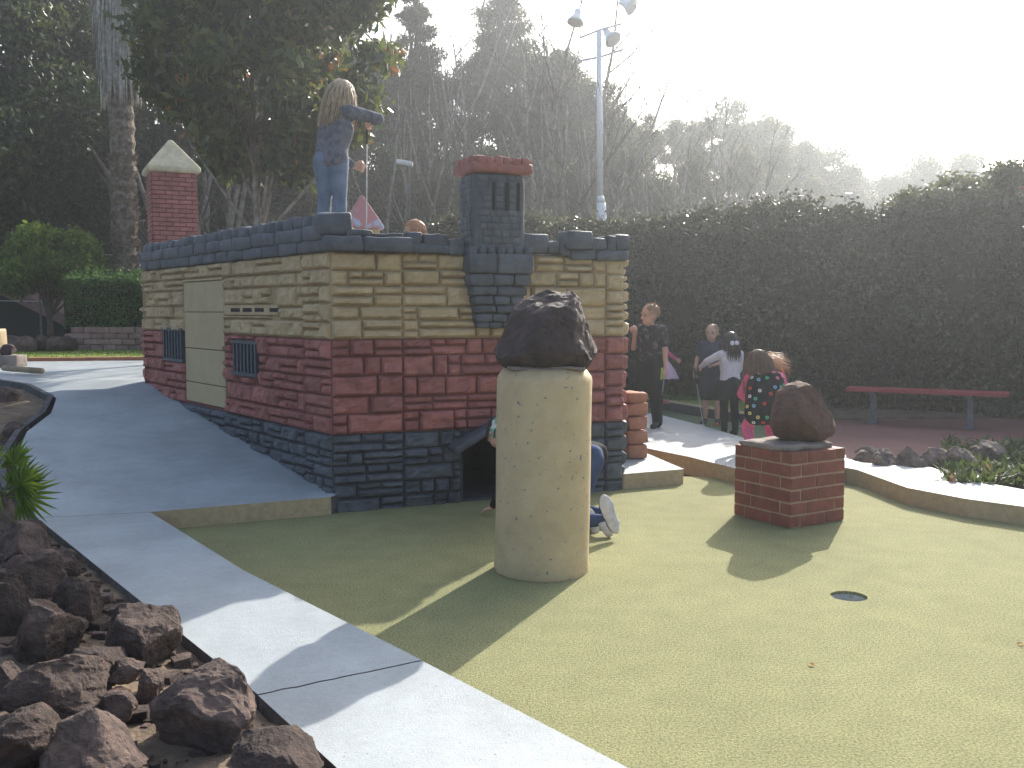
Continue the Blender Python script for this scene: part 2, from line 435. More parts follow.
# near walkway slabs (three lengths with joints)
wi=[Vector(G(150,512,.13)[:2]),Vector(G(330,627,.13)[:2]),Vector(G(630,768,.13)[:2])]
wo=[Vector((-3.14,6.26)),Vector((-1.55,4.15)),Vector((-.52,2.78))]
wi.append(wi[2]+(wi[2]-wi[1])*1.6); wo.append(wo[2]+(wo[2]-wo[1])*1.9)
def lerp2(l,t):   # polyline param over y
    for a,b in zip(l,l[1:]):
        if (a.y>=t>=b.y): return a.lerp(b,(a.y-t)/(a.y-b.y))
    return l[-1]
j0i,j0o=Vector(G(422,660,.13)[:2]),Vector(G(258,694,.13)[:2])
j1i,j1o=Vector(G(243,570,.13)[:2]),Vector(G(118,583,.13)[:2])
seq=[(wi[0],wo[0]),(j1i,j1o),(j0i,j0o),(wi[2],wo[2]),(wi[3],wo[3])]
slabs=MB()
for k in range(4):
    (a,b),(c,d)=seq[k],seq[k+1]
    g=(c-a).normalized()*.0022
    if k in(2,): g=Vector((0,0))
    g2=Vector((0,0)) if k in(2,) or k==3 else (c-a).normalized()*.0022
    n=14
    jit=[Vector((noise.noise(Vector((i*.7,k*3.1,5)))*.012,noise.noise(Vector((i*.7,k*3.1,9)))*.012)) for i in range(n+1)]
    if k==0: a=a+(c-a).normalized()*.007; b=b+(d-b).normalized()*.007
    top=[a.lerp(b,i/n) for i in range(n+1)]; bot=[c.lerp(d,i/n) for i in range(n+1)]
    if k==1: bot=[p+jit[i] for i,p in enumerate(bot)]; crack=[Vector(p) for p in bot]
    if k==2: top=[p+Vector((.003,-.004)) for p in crack]
    slabs.prism([tuple(p) for p in top]+[tuple(p) for p in bot[::-1]],-.03,.13 if k!=2 else .1275,0,1)
M['slabside']=mat('slab_side',(.17,.15,.135),(.09,.08,.075),rough=.9,scale=14,bump=.006,bscale=50)
o=slabs.build('walkway',[M['slabside'],M['concrete']]); struct(o); bevel(o,.006,2,50)
# ramp up beside the castle, and the flat pavement beyond it
left_edge=[(-3.14,6.26),(-3.55,6.85),(-3.95,7.55),(-4.22,8.3),(-4.32,8.95),(-4.55,9.55),(-5.0,10.0)]
F1=Vector((-1.33,6.97))
def crossing(p,q,d=4.34):
    a=Rd(*p);b=Rd(*q);t=(d-a)/(b-a);return (p[0]+(q[0]-p[0])*t,p[1]+(q[1]-p[1])*t)
le2=[(-5.0,10.0),(-5.7,10.6),(-7.2,11.1),(-10,11.4)]
cl=crossing((-5.0,10.0),(-5.7,10.6))
rampoly=[tuple(wi[0]),tuple(F1)]+[(A.x+.1,A.y+.1),(-3.95,10.75)]+[cl]+left_edge[::-1][0:-1]+[(-3.14,6.26)]
rp=MB()
pts=[p for p in rampoly]
# side faces: first one (front riser) tan paint, rest dark
n=len(pts); a=sum(pts[i][0]*pts[(i+1)%n][1]-pts[(i+1)%n][0]*pts[i][1] for i in range(n))
vsb=[(x,y,-.06 if y<7.2 else Rz(x,y)-.25) for x,y in pts]+[(x,y,Rz(x,y)) for x,y in pts]
rp.add(vsb,[tuple(range(n,2*n))],1)
rp.add(vsb,[(i,(i+1)%n,n+(i+1)%n,n+i) for i in range(1,n)],2)
rp.add(vsb,[(0,1,n+1,n)],0)
o=rp.build('ramp',[M['conc_edge'],M['concrete'],M['kerb_dark']]); struct(o)
pv=[cl]+le2[1:]+[(-16,11.6),(-16,13.6),(-9,14.0),(-6.2,14.6),(-3,14.9),(-2.4,12.5),(-3.95,10.75)]
pv=[(x,y) for x,y in pv]
mb=MB(); mb.prism(pv,.5,.7301,0,1); o=mb.build('pavement',[M['kerb_dark'],M['concrete']]); struct(o)
# dark kerb that curls round the sand pocket beside the ramp
def ribbon(name,path,w,h,mats,zf,bev=.01):
    """kerb following a path: closed box section"""
    mb=MB(); pts=[Vector(p) for p in path]; vs=[]
    for i,p in enumerate(pts):
        d=(pts[min(i+1,len(pts)-1)]-pts[max(i-1,0)]).normalized(); nn=Vector((-d.y,d.x))
        for s,z in((-1,-.12),(1,-.12),(1,h),(-1,h)):
            q=p+nn*s*w/2; vs.append((q.x,q.y,zf(p.x,p.y)+z))
    fs=[];ms=[]
    n=len(pts)
    mb.add(vs,[(4*i+k,4*i+(k+1)%4,4*i+4+(k+1)%4,4*i+4+k) for i in range(n-1) for k in(0,1,3)]+[(0,3,2,1),(4*n-4,4*n-3,4*n-2,4*n-1)],0)
    mb.add(vs,[(4*i+2,4*i+3,4*i+7,4*i+6) for i in range(n-1)],len(mats)-1)
    o=mb.build(name,mats); struct(o)
    if bev: bevel(o,bev,2)
    return o
kp=[(-3.6,6.8),(-4.0,7.5),(-4.27,8.3),(-4.37,8.95),(-4.6,9.6),(-5.05,10.05),(-5.75,10.65),(-7.2,11.15)]
ribbon('kerb',[(x-.03,y) for x,y in kp],.05,.012,[M['kerb_dark']],lambda x,y:Rz(x,y))
M['sand']=mat('sand',(.26,.19,.13),(.11,.08,.055),rough=.95,scale=5,bump=.02,bscale=30)
poly('sand',[(-4.36,8.3),(-4.46,8.95),(-4.68,9.6),(-5.1,10.1),(-6.0,10.3),(-6.3,9.2),(-5.2,8.1)],lambda x,y:Rz(x,y)-.3,lambda x,y:Rz(x,y)-.055,[M['sand']])

# right side: step slab, kerb strip, walkway, second green, red pavement
o=poly('step_slab',[G(625,444,.13),G(684,469,.13),G(624,474,.13),(.75,8.1),(.75,9.0)],-.05,.13,[M['conc_edge'],M['concrete']]); bevel(o,.012,2)
E1=[G(641,447,.13),G(690,457,.13),G(738,469,.13),G(800,476,.13),G(846,468,.13)]
wb=[G(846,455,.13),G(790,446,.13),G(745,438,.13),G(700,425,.13),G(657,414,.13),G(628,412,.13)]
o=poly('walkway',E1+wb+[(1.0,9.2)],-.05,.13,[M['conc_edge'],M['concrete']]); bevel(o,.012,2)
K1=[G(834,465,.13),G(846,468,.13),G(857,470,.13),G(907,488,.13),G(965,499,.13),G(1024,507,.13),(5.0,6.0,.13),(9,3.8,.13)]
K2=[(9.3,4.7,.13),(5.4,6.8,.13),G(1024,490,.13),G(985,483,.13),G(955,476,.13),G(930,467,.13),G(862,463,.13),G(838,456,.13)]
M['kerbtop']=mat('pale_kerb_paint',(.62,.60,.56),(.5,.48,.45),rough=.7,scale=16,bump=.003,bscale=70)
o=poly('kerb',K1+K2,-.05,.133,[M['conc_edge'],M['kerbtop']]); bevel(o,.02,3)
# red pavement
poly('red_pavement',[(2.9,8.75),(9,8.2),(16,8),(16,14.5),(3.9,12.6),(3.25,11.9),(2.75,10.4)],-.05,.03,[M['redpave']])
# second green with its kerb
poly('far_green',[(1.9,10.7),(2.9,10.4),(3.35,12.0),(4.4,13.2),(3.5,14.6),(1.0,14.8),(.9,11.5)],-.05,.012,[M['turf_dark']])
q=[Vector(G(x,y,.14)[:2]) for x,y in((610,396),(655,399),(700,406),(745,413),(775,416),(800,415))]
ribbon('kerb',[tuple(p) for p in q],.22,.14,[M['metalgrey'],M['conc_edge']],lambda x,y:0)
poly('lawn',[(q[0].x-3,q[0].y+.3)]+[(p.x,p.y+.16) for p in q[:4]]+[(4.2,16),(3,19),(-3,19)],-.05,.10,[M['lawn']])
# lawn at the left, with an edging path
poly('lawn',[(-16,14.0),(-9.5,14.2),(-6.3,14.9),(-4.0,15.2),(-4,18.4),(-18,18.4)],.5,.752,[M['lawn']])
ribbon('kerb',[(-16,13.9),(-9.2,14.1),(-6.25,14.75),(-3.5,15.05)],.14,.05,[M['salmon']],lambda x,y:.73)

# ------------------------------------------------------------------ castle
castle=empty('miniature_castle',(A.x,A.y,0),'miniature golf castle of painted stone blocks in tan, red and grey bands','castle')
ZG,ZR,ZT=.575,1.283,1.93
def uL(px):  # distance along the left wall where a pixel column meets it
    s=(px-512)/F
    # x = s*depth ; depth = y*cos - (z-h)*sin ~ y*cosP for z=h
    k=s*math.cos(PITCH)
    return (A.x-k*A.y)/(k*LU.y-LU.x)
def uF(px):
    k=(px-512)/F*math.cos(PITCH)
    return (A.x-k*A.y)/(k*FU.y-FU.x)
def ashlar(mb, org, U, Nn, u0, u1, z0, z1, mi, md, holes=(), ch=.135, seams=()):
    """random ashlar: rows of pillowed stones standing off the wall plane"""
    us=[u0]+[s for s in seams if u0<s<u1]+[u1]
    def W(u,z,d): return Vector((org.x+U.x*u+Nn.x*d,org.y+U.y*u+Nn.y*d,z))
    def stone(a,b,c,e):
        for (h0,h1,g0,g1) in holes:
            if a<h1 and b>h0 and c<g1 and e>g0:
                # clip to the side that remains
                if a<h0-.05 and b>h0: return stone(a,h0,c,e)
                if b>h1+.05 and a<h1: return stone(h1,b,c,e)
                if c<g0-.03 and e>g0: return stone(a,b,c,g0)
                if e>g1+.03 and c<g1: return stone(a,b,g1,e)
                return
        g=.0035; a+=g;b-=g;c+=g;e-=g
        if b-a<.012 or e-c<.012: return
        w=b-a;h=e-c
        bi=min(.021,w*.3);bj=min(.021,h*.3)
        nu=max(2,int(w/.035));nz=max(2,int(h/.03))
        uu=[a,a+bi*.35,a+bi]+[a+bi+(w-2*bi)*i/nu for i in range(1,nu)]+[b-bi,b-bi*.35,b]
        zz=[c,c+bj*.35,c+bj]+[c+bj+(h-2*bj)*i/nz for i in range(1,nz)]+[e-bj,e-bj*.35,e]
        dp=rnd.uniform(.026,.052); sd=Vector((rnd.random()*90,rnd.random()*90,0)); tl=rnd.uniform(-.008,.008); tz=rnd.uniform(-.006,.006)
        vs=[]
        for j,z in enumerate(zz):
            for i,u in enumerate(uu):
                def pf(k,n): return 0 if k in(0,n-1) else (.62 if k in(1,n-2) else 1)
                f=min(pf(i,len(uu)),pf(j,len(zz)))
                if f==.62 and pf(i,len(uu))<1 and pf(j,len(zz))<1: f=.45
                ns=noise.noise(Vector((u*12,z*14,0))+sd)*.019+noise.noise(Vector((u*37,z*37,3))+sd)*.008
                d=-.004 if f==0 else f*(dp+tl*(u-a)/w*2+tz*(z-c)/h*2)+ns*f
                wob=0 if f else noise.noise(Vector((u*17,z*17,7)))*.004
                vs.append(W(u+wob,z+wob,d))
        n=len(uu)
        mb.add(vs,[(j*n+i,j*n+i+1,(j+1)*n+i+1,(j+1)*n+i) for j in range(len(zz)-1) for i in range(n-1)],mi,rnd.random())
    for a0,a1 in zip(us,us[1:]):
        z=z0; nrow=max(1,round((z1-z0)/ch)); cuts=[z0]
        for i in range(1,nrow): cuts.append(z0+(z1-z0)*i/nrow+rnd.uniform(-.02,.02))
        cuts.append(z1)
        for c,e in zip(cuts,cuts[1:]):
            u=a0
            while u<a1-1e-6:
                w=rnd.choice([.12,.2,.26,.32,.4])*rnd.uniform(.85,1.15)
                if a1-(u+w)<.11: w=a1-u
                p=rnd.random()
                if p<.42 and e-c>.09:
                    m=c+(e-c)*rnd.choice([.42,.5,.58])
                    stone(u,u+w,c,m)
                    if w>.26 and rnd.random()<.4:
                        q=u+w*rnd.uniform(.4,.6); stone(u,q,m,e); stone(q,u+w,m,e)
                    else: stone(u,u+w,m,e)
                else: stone(u,u+w,c,e)
                u+=w
MATS=[M['tan'],M['red'],M['grey'],M['tand'],M['redd'],M['greyd']]
TH=.14
OU0,OU1,OZ=1.02,1.66,.50      # tunnel opening in the front wall
def slab(mb,org,U,Nn,u0,u1,z0,z1,mi,th=TH,front=0.0):
    c=[]
    for d in(-th,front):
        for u in(u0,u1):
            for z in(z0,z1): c.append((org.x+U.x*u+Nn.x*d,org.y+U.y*u+Nn.y*d,z))
    # order: d,u,z
    mb.add(c,[(0,1,3,2),(4,6,7,5),(0,4,5,1),(2,3,7,6),(0,2,6,4),(1,5,7,3)],mi)
# front wall
mb=MB()
slab(mb,A,FU,FN,0,OU0,-.05,ZG,5); slab(mb,A,FU,FN,OU1,FLEN,-.05,ZG,5); slab(mb,A,FU,FN,OU0,OU1,OZ,ZG,5)
slab(mb,A,FU,FN,0,FLEN,ZG,ZR,4); slab(mb,A,FU,FN,0,FLEN,ZR,ZT,3)
hole=[(OU0-.02,OU1+.02,-.1,OZ+.02)]
sf=[uF(402)]
ashlar(mb,A,FU,FN,0,FLEN,-.02,ZG,2,5,hole,.12,sf+[FLEN-.17])
ashlar(mb,A,FU,FN,0,FLEN,ZG,ZR,1,4,[],.13,sf+[FLEN-.17])
ashlar(mb,A,FU,FN,0,FLEN,ZR,ZT,0,3,[],.13,sf+[FLEN-.17])
mb.build('front_wall',MATS,castle,smooth=False)
# right end wall (thin view of it) 
RU=(C_-B).normalized(); RN=Vector((RU.y,-RU.x)); RL=(C_-B).length
mb=MB(); slab(mb,B,RU,RN,.0,RL,-.05,ZG,5); slab(mb,B,RU,RN,.0,RL,ZG,ZR,4); slab(mb,B,RU,RN,.0,RL,ZR,ZT,3)
ashlar(mb,B,RU,RN,0,RL,-.02,ZG,2,5,[],.13); ashlar(mb,B,RU,RN,0,RL,ZG,ZR,1,4,[],.13); ashlar(mb,B,RU,RN,0,RL,ZR,ZT,0,3,[],.13)
mb.build('right_wall',MATS,castle)
BU=(D-C_).normalized(); BN=Vector((-BU.y,BU.x)); 
if BN.y<0: BN=-BN
mb=MB(); BL=(D-C_).length
slab(mb,C_,BU,BN,0,BL,-.05,ZR,4); slab(mb,C_,BU,BN,0,BL,ZR,ZT,3)
mb.build('back_wall',MATS,castle)
# left wall with access panel and grilles
pu0,pu1=uL(226),uL(186)
mb=MB()
slab(mb,A,LU,LN,0,LLEN,-.05,ZG,5); slab(mb,A,LU,LN,0,LLEN,ZG,ZR,4); slab(mb,A,LU,LN,0,LLEN,ZR,ZT,3)
zt_panel=1.80
g1=(uL(260),uL(235)); g2=(uL(186)+.03,uL(165))
h1=(pu0,pu1,.60,zt_panel); 
hg1=(g1[0],g1[1],.93,1.24); hg2=(g2[0],g2[1],.98,1.32)
v1=(uL(281),pu0,1.455,1.545)
sl=[.42,pu0,pu1]
mbl=MB()
ashlar(mb,A,LU,LN,0,LLEN,.0,ZG,2,5,[h1],.12,sl)
ashlar(mb,A,LU,LN,0,LLEN,ZG,ZR,1,4,[h1,hg1,hg2],.13,sl)
ashlar(mb,A,LU,LN,0,LLEN,ZR,ZT,0,3,[h1,v1],.13,sl)
# winding: left wall runs the other way
mb.f=[f[::-1] for f in mb.f]
mb.build('left_wall',MATS,castle)
def wallbox(mb,org,U,Nn,u0,u1,z0,z1,d0,d1,mi=0):
    c=[]
    for d in(d0,d1):
        for u in(u0,u1):
            for z in(z0,z1): c.append((org.x+U.x*u+Nn.x*d,org.y+U.y*u+Nn.y*d,z))
    mb.add(c,[(0,1,3,2),(4,6,7,5),(0,4,5,1),(2,3,7,6),(0,2,6,4),(1,5,7,3)],mi)
# access panel of four boards
mb=MB(); zz=[.605,.80,1.13,1.48,zt_panel-.03]
for a,b in zip(zz,zz[1:]): wallbox(mb,A,LU,LN,pu0+.01,pu1-.01,a+.004,b-.004,.001,.02)
wallbox(mb,A,LU,LN,pu0+.003,pu1-.003,zt_panel-.026,zt_panel-.008,.001,.03)
o=mb.build('access_panel',M['tanflat'],castle); bevel(o,.003,1)
for (a,b,c,d) in (hg1,hg2):
    mb=MB(); wallbox(mb,A,LU,LN,a-.01,b+.01,c,c+.03,.002,.045); wallbox(mb,A,LU,LN,a-.01,b+.01,d-.03,d,.002,.045)
    wallbox(mb,A,LU,LN,a+.005,b-.005,c+.01,d-.01,.0015,.012,1)
    n=7
    for i in range(n):
        u=a+(b-a)*(i+.5)/n; wallbox(mb,A,LU,LN,u-.018,u+.012,c+.005,d-.005,.003,.04)
    mb.build('window_grille',[M['metalgrey'],M['greyd']],castle)
mb=MB(); wallbox(mb,A,LU,LN,v1[0]+.01,v1[1]-.01,v1[2]+.004,v1[3]-.004,.001,.024)
for px in(238,250,262,277):
    wallbox(mb,A,LU,LN,uL(px+4.5),uL(px-4.5),1.484,1.516,.0235,.0262,1)
mb.build('vent_strip',[M['tan'],M['black']],castle)
# roof floor
mb=MB(); mb.prism([(A.x,A.y+.1),(B.x-.05,B.y),(C_.x-.05,C_.y-.05),(D.x+.1,D.y-.02)],1.80,1.90)
mb.build('roof_deck',M['concrete'],castle)
# parapets
def wallR(U,Nn): return Matrix(((U.x,Nn.x,0),(U.y,Nn.y,0),(0,0,1)))
RF=wallR(FU,FN); RLm=wallR(LU,LN)
def wp(org,U,Nn,u,d,z): return (org.x+U.x*u+Nn.x*d,org.y+U.y*u+Nn.y*d,z)
mb=MB()
# left parapet: two low courses and a row of upright stones
u=-.02
while u<LLEN-.14:
    w=rnd.uniform(.28,.5); w=min(w,LLEN-.1-u)
    mb.rblock(wp(A,LU,LN,u+w/2,-.07,1.975),(w/2-.003,.13,.05),RLm,.018,.012,4,0,rnd.random()); u+=w
u=-.02
while u<LLEN-.14:
    w=rnd.uniform(.3,.55); w=min(w,LLEN-.1-u)
    mb.rblock(wp(A,LU,LN,u+w/2,-.06,2.065),(w/2-.003,.135,.052),RLm,.02,.014,4,0,rnd.random()); u+=w
u=.20
while u<LLEN-.2:
    w=rnd.uniform(.15,.21)
    mb.rblock(wp(A,LU,LN,u+w/2,-.07+rnd.uniform(-.012,.012),2.15+rnd.uniform(-.012,.006)),(w/2-.002,.115,.06),RLm,.035,.016,5,0,rnd.random()); u+=w
# corner block
CR=wallR((FU-LU).normalized(),(FN+LN).normalized())
mb.rblock(wp(A,FU,FN,.035,-.09,2.125),(.125,.15,.082),RF,.03,.014,6,0,.5)
# back parapet, low
for i in range(14):
    q=C_.lerp(D,(i+.5)/14); mb.rblock((q.x,q.y,2.0),(.17,.1,.07),wallR(BU,BN),.02,.01,3,0,rnd.random())
for i in range(12):
    q=B.lerp(C_,(i+.7)/12)-RN*.11; mb.rblock((q.x,q.y,2.0),(.17,.1,.07),wallR(RU,RN),.02,.01,3,0,rnd.random())
mb.f=mb.f
mb.build('left_parapet',[M['grey']],castle,smooth=True)
mb=MB(); mbR=MB()
# front lower course
u=-.05
fl=[(-.05,.34,1.99,.06),(.34,.60,1.985,.055),(.60,.99,1.985,.055),(1.32,1.64,1.955,.03)]
for a,b,zc,hh in [(-.06,.22,1.982,.055),(.22,.60,1.982,.055)]:
    mb.rblock(wp(A,FU,FN,(a+b)/2,.0,zc),((b-a)/2-.002,.13,hh),RF,.02,.012,5,0,rnd.random())
def fb(px0,px1,z0,z1,d=-.04,dep=.12,rr=.022):
    a,b=uF(px0),uF(px1); (mb if px0<490 else mbR).rblock(wp(A,FU,FN,(a+b)/2,d,(z0+z1)/2),((b-a)/2-.002,dep,(z1-z0)/2),RF,rr,.012,5,0,rnd.random())
fb(345,372,2.03,2.085); fb(372,402,2.03,2.065); fb(402,448,1.93,2.0); fb(404,420,1.98,2.085); fb(420,446,1.98,2.075); fb(446,462,1.92,2.035)
fb(518,545,1.95,2.10); fb(545,556,1.95,2.045); fb(556,566,1.93,2.02); fb(566,592,1.90,1.985); fb(592,624,1.90,1.985); fb(561,586,1.98,2.125,.01); fb(586,603,1.98,2.075); fb(602,613,1.98,2.10); fb(612,625,1.98,2.115)
mb.build('front_parapet',[M['grey']],castle,smooth=True); mbR.build('front_parapet',[M['grey']],castle,smooth=True)
# tunnel: dark box and gable hood stones
mb=MB()
for (a,b,c,d_,e,f_) in [(OU0,OU1,0.0,.02,-1.5,0),(OU0-.03,OU0,-.02,OZ,-1.5,-.01),(OU1,OU1+.03,-.02,OZ,-1.5,-.01),(OU0,OU1,OZ,OZ+.03,-1.5,-.142),(OU0,OU1,0,OZ,-1.53,-1.5)]:
    wallbox(mb,A,FU,FN,a,b,c,d_,e,f_)
mb.build('tunnel',M['greyd'],castle)
mb=MB()
def tilt(ang): 
    u=Vector((FU.x*math.cos(ang),FU.y*math.cos(ang),math.sin(ang))); n=Vector((FN.x,FN.y,0)); w=u.cross(n); 
    if w.z<0: w=-w
    return Matrix(((u.x,n.x,w.x),(u.y,n.y,w.y),(u.z,n.z,w.z)))
th=math.radians(29)
mb.rblock(wp(A,FU,FN,1.10,.08,.535),(.23,.10,.028),tilt(th),.015,.01,5,0,.35)
mb.rblock(wp(A,FU,FN,1.53,.08,.535),(.23,.10,.028),tilt(-th),.015,.01,5,0,.5)
mb.build('tunnel_hood',M['grey'],castle,smooth=True)
# front turret: corbelled base, shaft with slits, red crown
def turret():
    mb=MB(); cu=uF(492.5)
    # tapered corbel in courses of rounded stones
    rows=[(1.355,1.41,.168,.10),(1.41,1.475,.182,.115),(1.475,1.54,.196,.13),(1.54,1.61,.210,.145),(1.61,1.685,.226,.158),(1.685,1.775,.250,.175),(1.775,1.93,.262,.19)]
    cu0=uF(493)
    for j,(z0,z1,w,d) in enumerate(rows):
        n=[3,3,2,3,2,3,2][j]; e=[0]+sorted([ (i+(.15 if j%2 else -.12))/n for i in range(1,n)])+[1]
        for a,b in zip(e,e[1:]):
            ua=cu0-w+2*w*a; ub=cu0-w+2*w*b
            mb.rblock(wp(A,FU,FN,(ua+ub)/2,d/2-.02,(z0+z1)/2),((ub-ua)/2-.002,d/2+.03,(z1-z0)/2-.001),RF,.02,.009,5,0,rnd.random())
    # ragged collar
    w=.262
    for i in range(7):
        ua=cu0-w+2*w*(i+.1)/7; ub=cu0-w+2*w*(i+.9)/7
        mb.rblock(wp(A,FU,FN,(ua+ub)/2,.07,1.945),((ub-ua)/2,.12,.035),RF,.02,.012,4,0,rnd.random())
    o=mb.build('turret_base',M['grey'],castle,smooth=True)
    # shaft
    mb=MB(); w=.215; hd=.17; cd=-.01; z0,z1=1.93,2.535; cu1=cu
    mb.rblock(wp(A,FU,FN,cu1,cd,(z0+z1)/2),(w,hd,(z1-z0)/2),RF,.04,.004,12,0,.3)
    rows=11
    for j in range(rows):
        a=z0+.02+(z1-z0-.03)*j/rows; b=z0+.02+(z1-z0-.03)*(j+1)/rows
        for side in(0,1):
            span=w if side==0 else hd
            u=-span+.03+(rnd.uniform(0,.05))
            while u<span-.05:
                ww=rnd.uniform(.06,.10); ww=min(ww,span-.03-u)
                um=u+ww/2
                for q in SL:
                    if side==0 and 4.6<j<9.6 and u<q+.014 and um+ww/2>q-.014:
                        ww=(q-.014-u) if u<q-.03 else 0; um=u+ww/2
                        if ww<=0: u=q+.014
                        break
                if ww>.012:
                    if side==0: c=wp(A,FU,FN,cu1+um,cd+hd,(a+b)/2); hf=(ww/2-.0015,.008,(b-a)/2-.002)
                    else: c=wp(A,FU,FN,cu1-w,cd+um,(a+b)/2); hf=(.008,ww/2-.0015,(b-a)/2-.002)
                    mb.rblock(c,hf,RF,.006,.003,3,0,rnd.random())
                u+=max(ww,.001)
    sh=mb.build('turret_shaft',[M['grey'],M['greyd']],castle,smooth=True)
    for s in SL:
        m2=MB(); m2.box(wp(A,FU,FN,cu1+s,cd+hd+.002,2.36),(.02,.022,.21),math.atan2(FU.y,FU.x),0)
        o=m2.build('window_slit',M['black'],sh)
    # red crown
    mb=MB(); 
    mb.rblock(wp(A,FU,FN,cu1+.015,cd,2.575),(.255,.215,.04),RF,.03,.012,7,0,.5)
    for i in range(6):
        t=(i+.5)/6*2-1
        for s in(-1,1):
            mb.rblock(wp(A,FU,FN,cu1+.015+t*.215,cd+s*.18,2.622+rnd.uniform(-.006,.008)),(.034,.04,.036),RF,.018,.01,4,0,rnd.random())
            mb.rblock(wp(A,FU,FN,cu1+.015+s*.22,cd+t*.17,2.622+rnd.uniform(-.006,.008)),(.04,.030,.036),RF,.018,.01,4,0,rnd.random())
    mb.build('turret_crown',M['red'],castle,smooth=True)
SL=[-.05,.055,.15]
turret()
# red brick corner tower at the far left with cream pyramid roof
tc=Vector(at(173,240,10.95)[:2])
mb=MB(); zt0,zt1=1.4,3.01; w=.235
TR=Matrix.Rotation(math.radians(26),3,'Z')
TU=Vector((TR[0][0],TR[1][0]));TN=Vector((-TR[0][1],-TR[1][1]))
mb.box((tc.x,tc.y,(zt0+zt1)/2),(2*w,2*w,zt1-zt0),math.radians(26),1)
rows=22
for j in range(rows):
    a=1.93+(zt1-1.93)*j/rows; b=1.93+(zt1-1.93)*(j+1)/rows
    for (U,Nn) in((TU,TN),(Vector((TN.x,TN.y)),-TU),(TN,TU)):
        u=-w+(.0 if j%2 else .07)
        if j%2==0:
            c=tc+U*(-w+.035)+Nn*w; mb.rblock((c.x,c.y,(a+b)/2),(.033,.012,(b-a)/2-.003),wallR(U,Nn),.006,.003,3,0,rnd.random())
        while u<w-.02:
            ww=min(.14,w-u); um=u+ww/2; c=tc+U*um+Nn*w
            mb.rblock((c.x,c.y,(a+b)/2),(ww/2-.003,.012,(b-a)/2-.003),wallR(U,Nn),.006,.004,3,0,rnd.random()); u+=ww
# flared foot
for j in range(3):
    mb.rblock((tc.x,tc.y,1.96+.05*j),(w+.06-.02*j,w+.06-.02*j,.03),TR,.02,.008,6,0,.5)
tw=mb.build('corner_tower',[M['red'],M['redd']],castle,smooth=False)
mb=MB(); e=.285; zb=zt1
vs=[];ring=[]
def sq(h,z,rr=.0): return [Vector((tc.x,tc.y,z))+TR@Vector((a*h,b*h,0)) for a,b in((-1,-1),(1,-1),(1,1),(-1,1))]
lv=[sq(e-.02,zb),sq(e,zb+.02),sq(e,zb+.06),sq(.02,zb+.39)]
V=[p for l in lv for p in l]
mb.add(V,[(3,2,1,0)]+[(4*i+k,4*i+(k+1)%4,4*i+4+(k+1)%4,4*i+4+k) for i in range(3) for k in range(4)]+[(12,13,14,15)],0)
o=mb.build('roof',M['cream'],tw); o.parent=tw; bevel(o,.012,2,20)
# small pyramid cap beside the girl
pc=Vector(at(362,230,8.25)); mb=MB()
PR=Matrix.Rotation(math.radians(25),3,'Z')
def sq2(h,z): return [Vector((pc.x,pc.y,z))+PR@Vector((a*h,b*h,0)) for a,b in((-1,-1),(1,-1),(1,1),(-1,1))]
lv=[sq2(.12,1.9),sq2(.12,pc.z),sq2(.15,pc.z+.0),sq2(.15,pc.z+.03),sq2(.012,pc.z+.29)]
V=[p for l in lv for p in l]
mb.add(V,[(k,(k+1)%4,4+(k+1)%4,4+k) for k in range(4)],1)
mb.add(V,[(4*i+k,4*i+(k+1)%4,4*i+4+(k+1)%4,4*i+4+k) for i in(1,2,3) for k in range(4)]+[(16,17,18,19)],0)
M['pinkcap']=mat('faded_pink_paint',(.42,.20,.19),(.38,.38,.46),rough=.6,scale=7,detail=2,stops=(.34,.42))
o=mb.build('roof_lantern',[M['pinkcap'],M['tan']],castle); bevel(o,.008,2,20)

# ------------------------------------------------------------------ column, pedestal, rocks
def boulder(name,c,half,mat_,seed,rot=(0,0,0),cuts=9,nz=.05,sub=4,prof=None,kmin=.62):
    r=random.Random(seed); bm=bmesh.new(); bmesh.ops.create_icosphere(bm,subdivisions=sub,radius=1)
    pl=[]
    for i in range(cuts):
        n=Vector((r.gauss(0,1),r.gauss(0,1),r.gauss(0,.8))).normalized(); pl.append((n,r.uniform(kmin,.92)))
    R=Matrix.Rotation(rot[2],3,'Z')@Matrix.Rotation(rot[1],3,'Y')@Matrix.Rotation(rot[0],3,'X')
    sd=Vector((seed*3.7,seed*1.3,0))
    for v in bm.verts:
        p=v.co.copy()
        for n,k in pl:
            d=p.dot(n)
            if d>k: p-=n*(d-k)*.93
        if prof: p=prof(p)
        p+=noise.noise_vector(p*1.7+sd)*nz*1.4+noise.noise_vector(p*5+sd)*nz*.55+noise.noise_vector(p*13+sd)*nz*.33
        p=Vector((p.x*half[0],p.y*half[1],p.z*half[2]))
        v.co=R@p
    me=bpy.data.meshes.new(name); bm.to_mesh(me); bm.free(); me.materials.append(mat_)
    a=me.attributes.new('tint','FLOAT','FACE'); a.data.foreach_set('value',[r.random()]*len(me.polygons))
    o=bpy.data.objects.new(name,me); COL.objects.link(o); o.location=c
    return o
col=empty('stone_column',(.17,5.47,0),'thick round tan painted concrete column standing alone on the green','column')
mb=MB(); R0=.272
def wob(a,z): return 1+.006*math.sin(3*a+z*5)+(.03*noise.noise(Vector((math.cos(a)*6,math.sin(a)*6,z*9))) if (z<.02 or z>1.12) else 0)+.004*noise.noise(Vector((math.cos(a)*3,math.sin(a)*3,z*4)))
prof=[(R0-.004,0),(R0,.012)]+[(R0,.012+(1.10-.012)*i/20) for i in range(1,21)]+[(R0-.006,1.125),(R0-.035,1.165),(R0-.06,1.175)]
mb.lathe(prof,(.17,5.47,0),64,0,wob=wob)
add_patches(M['column'],2.6,.88,1.06)
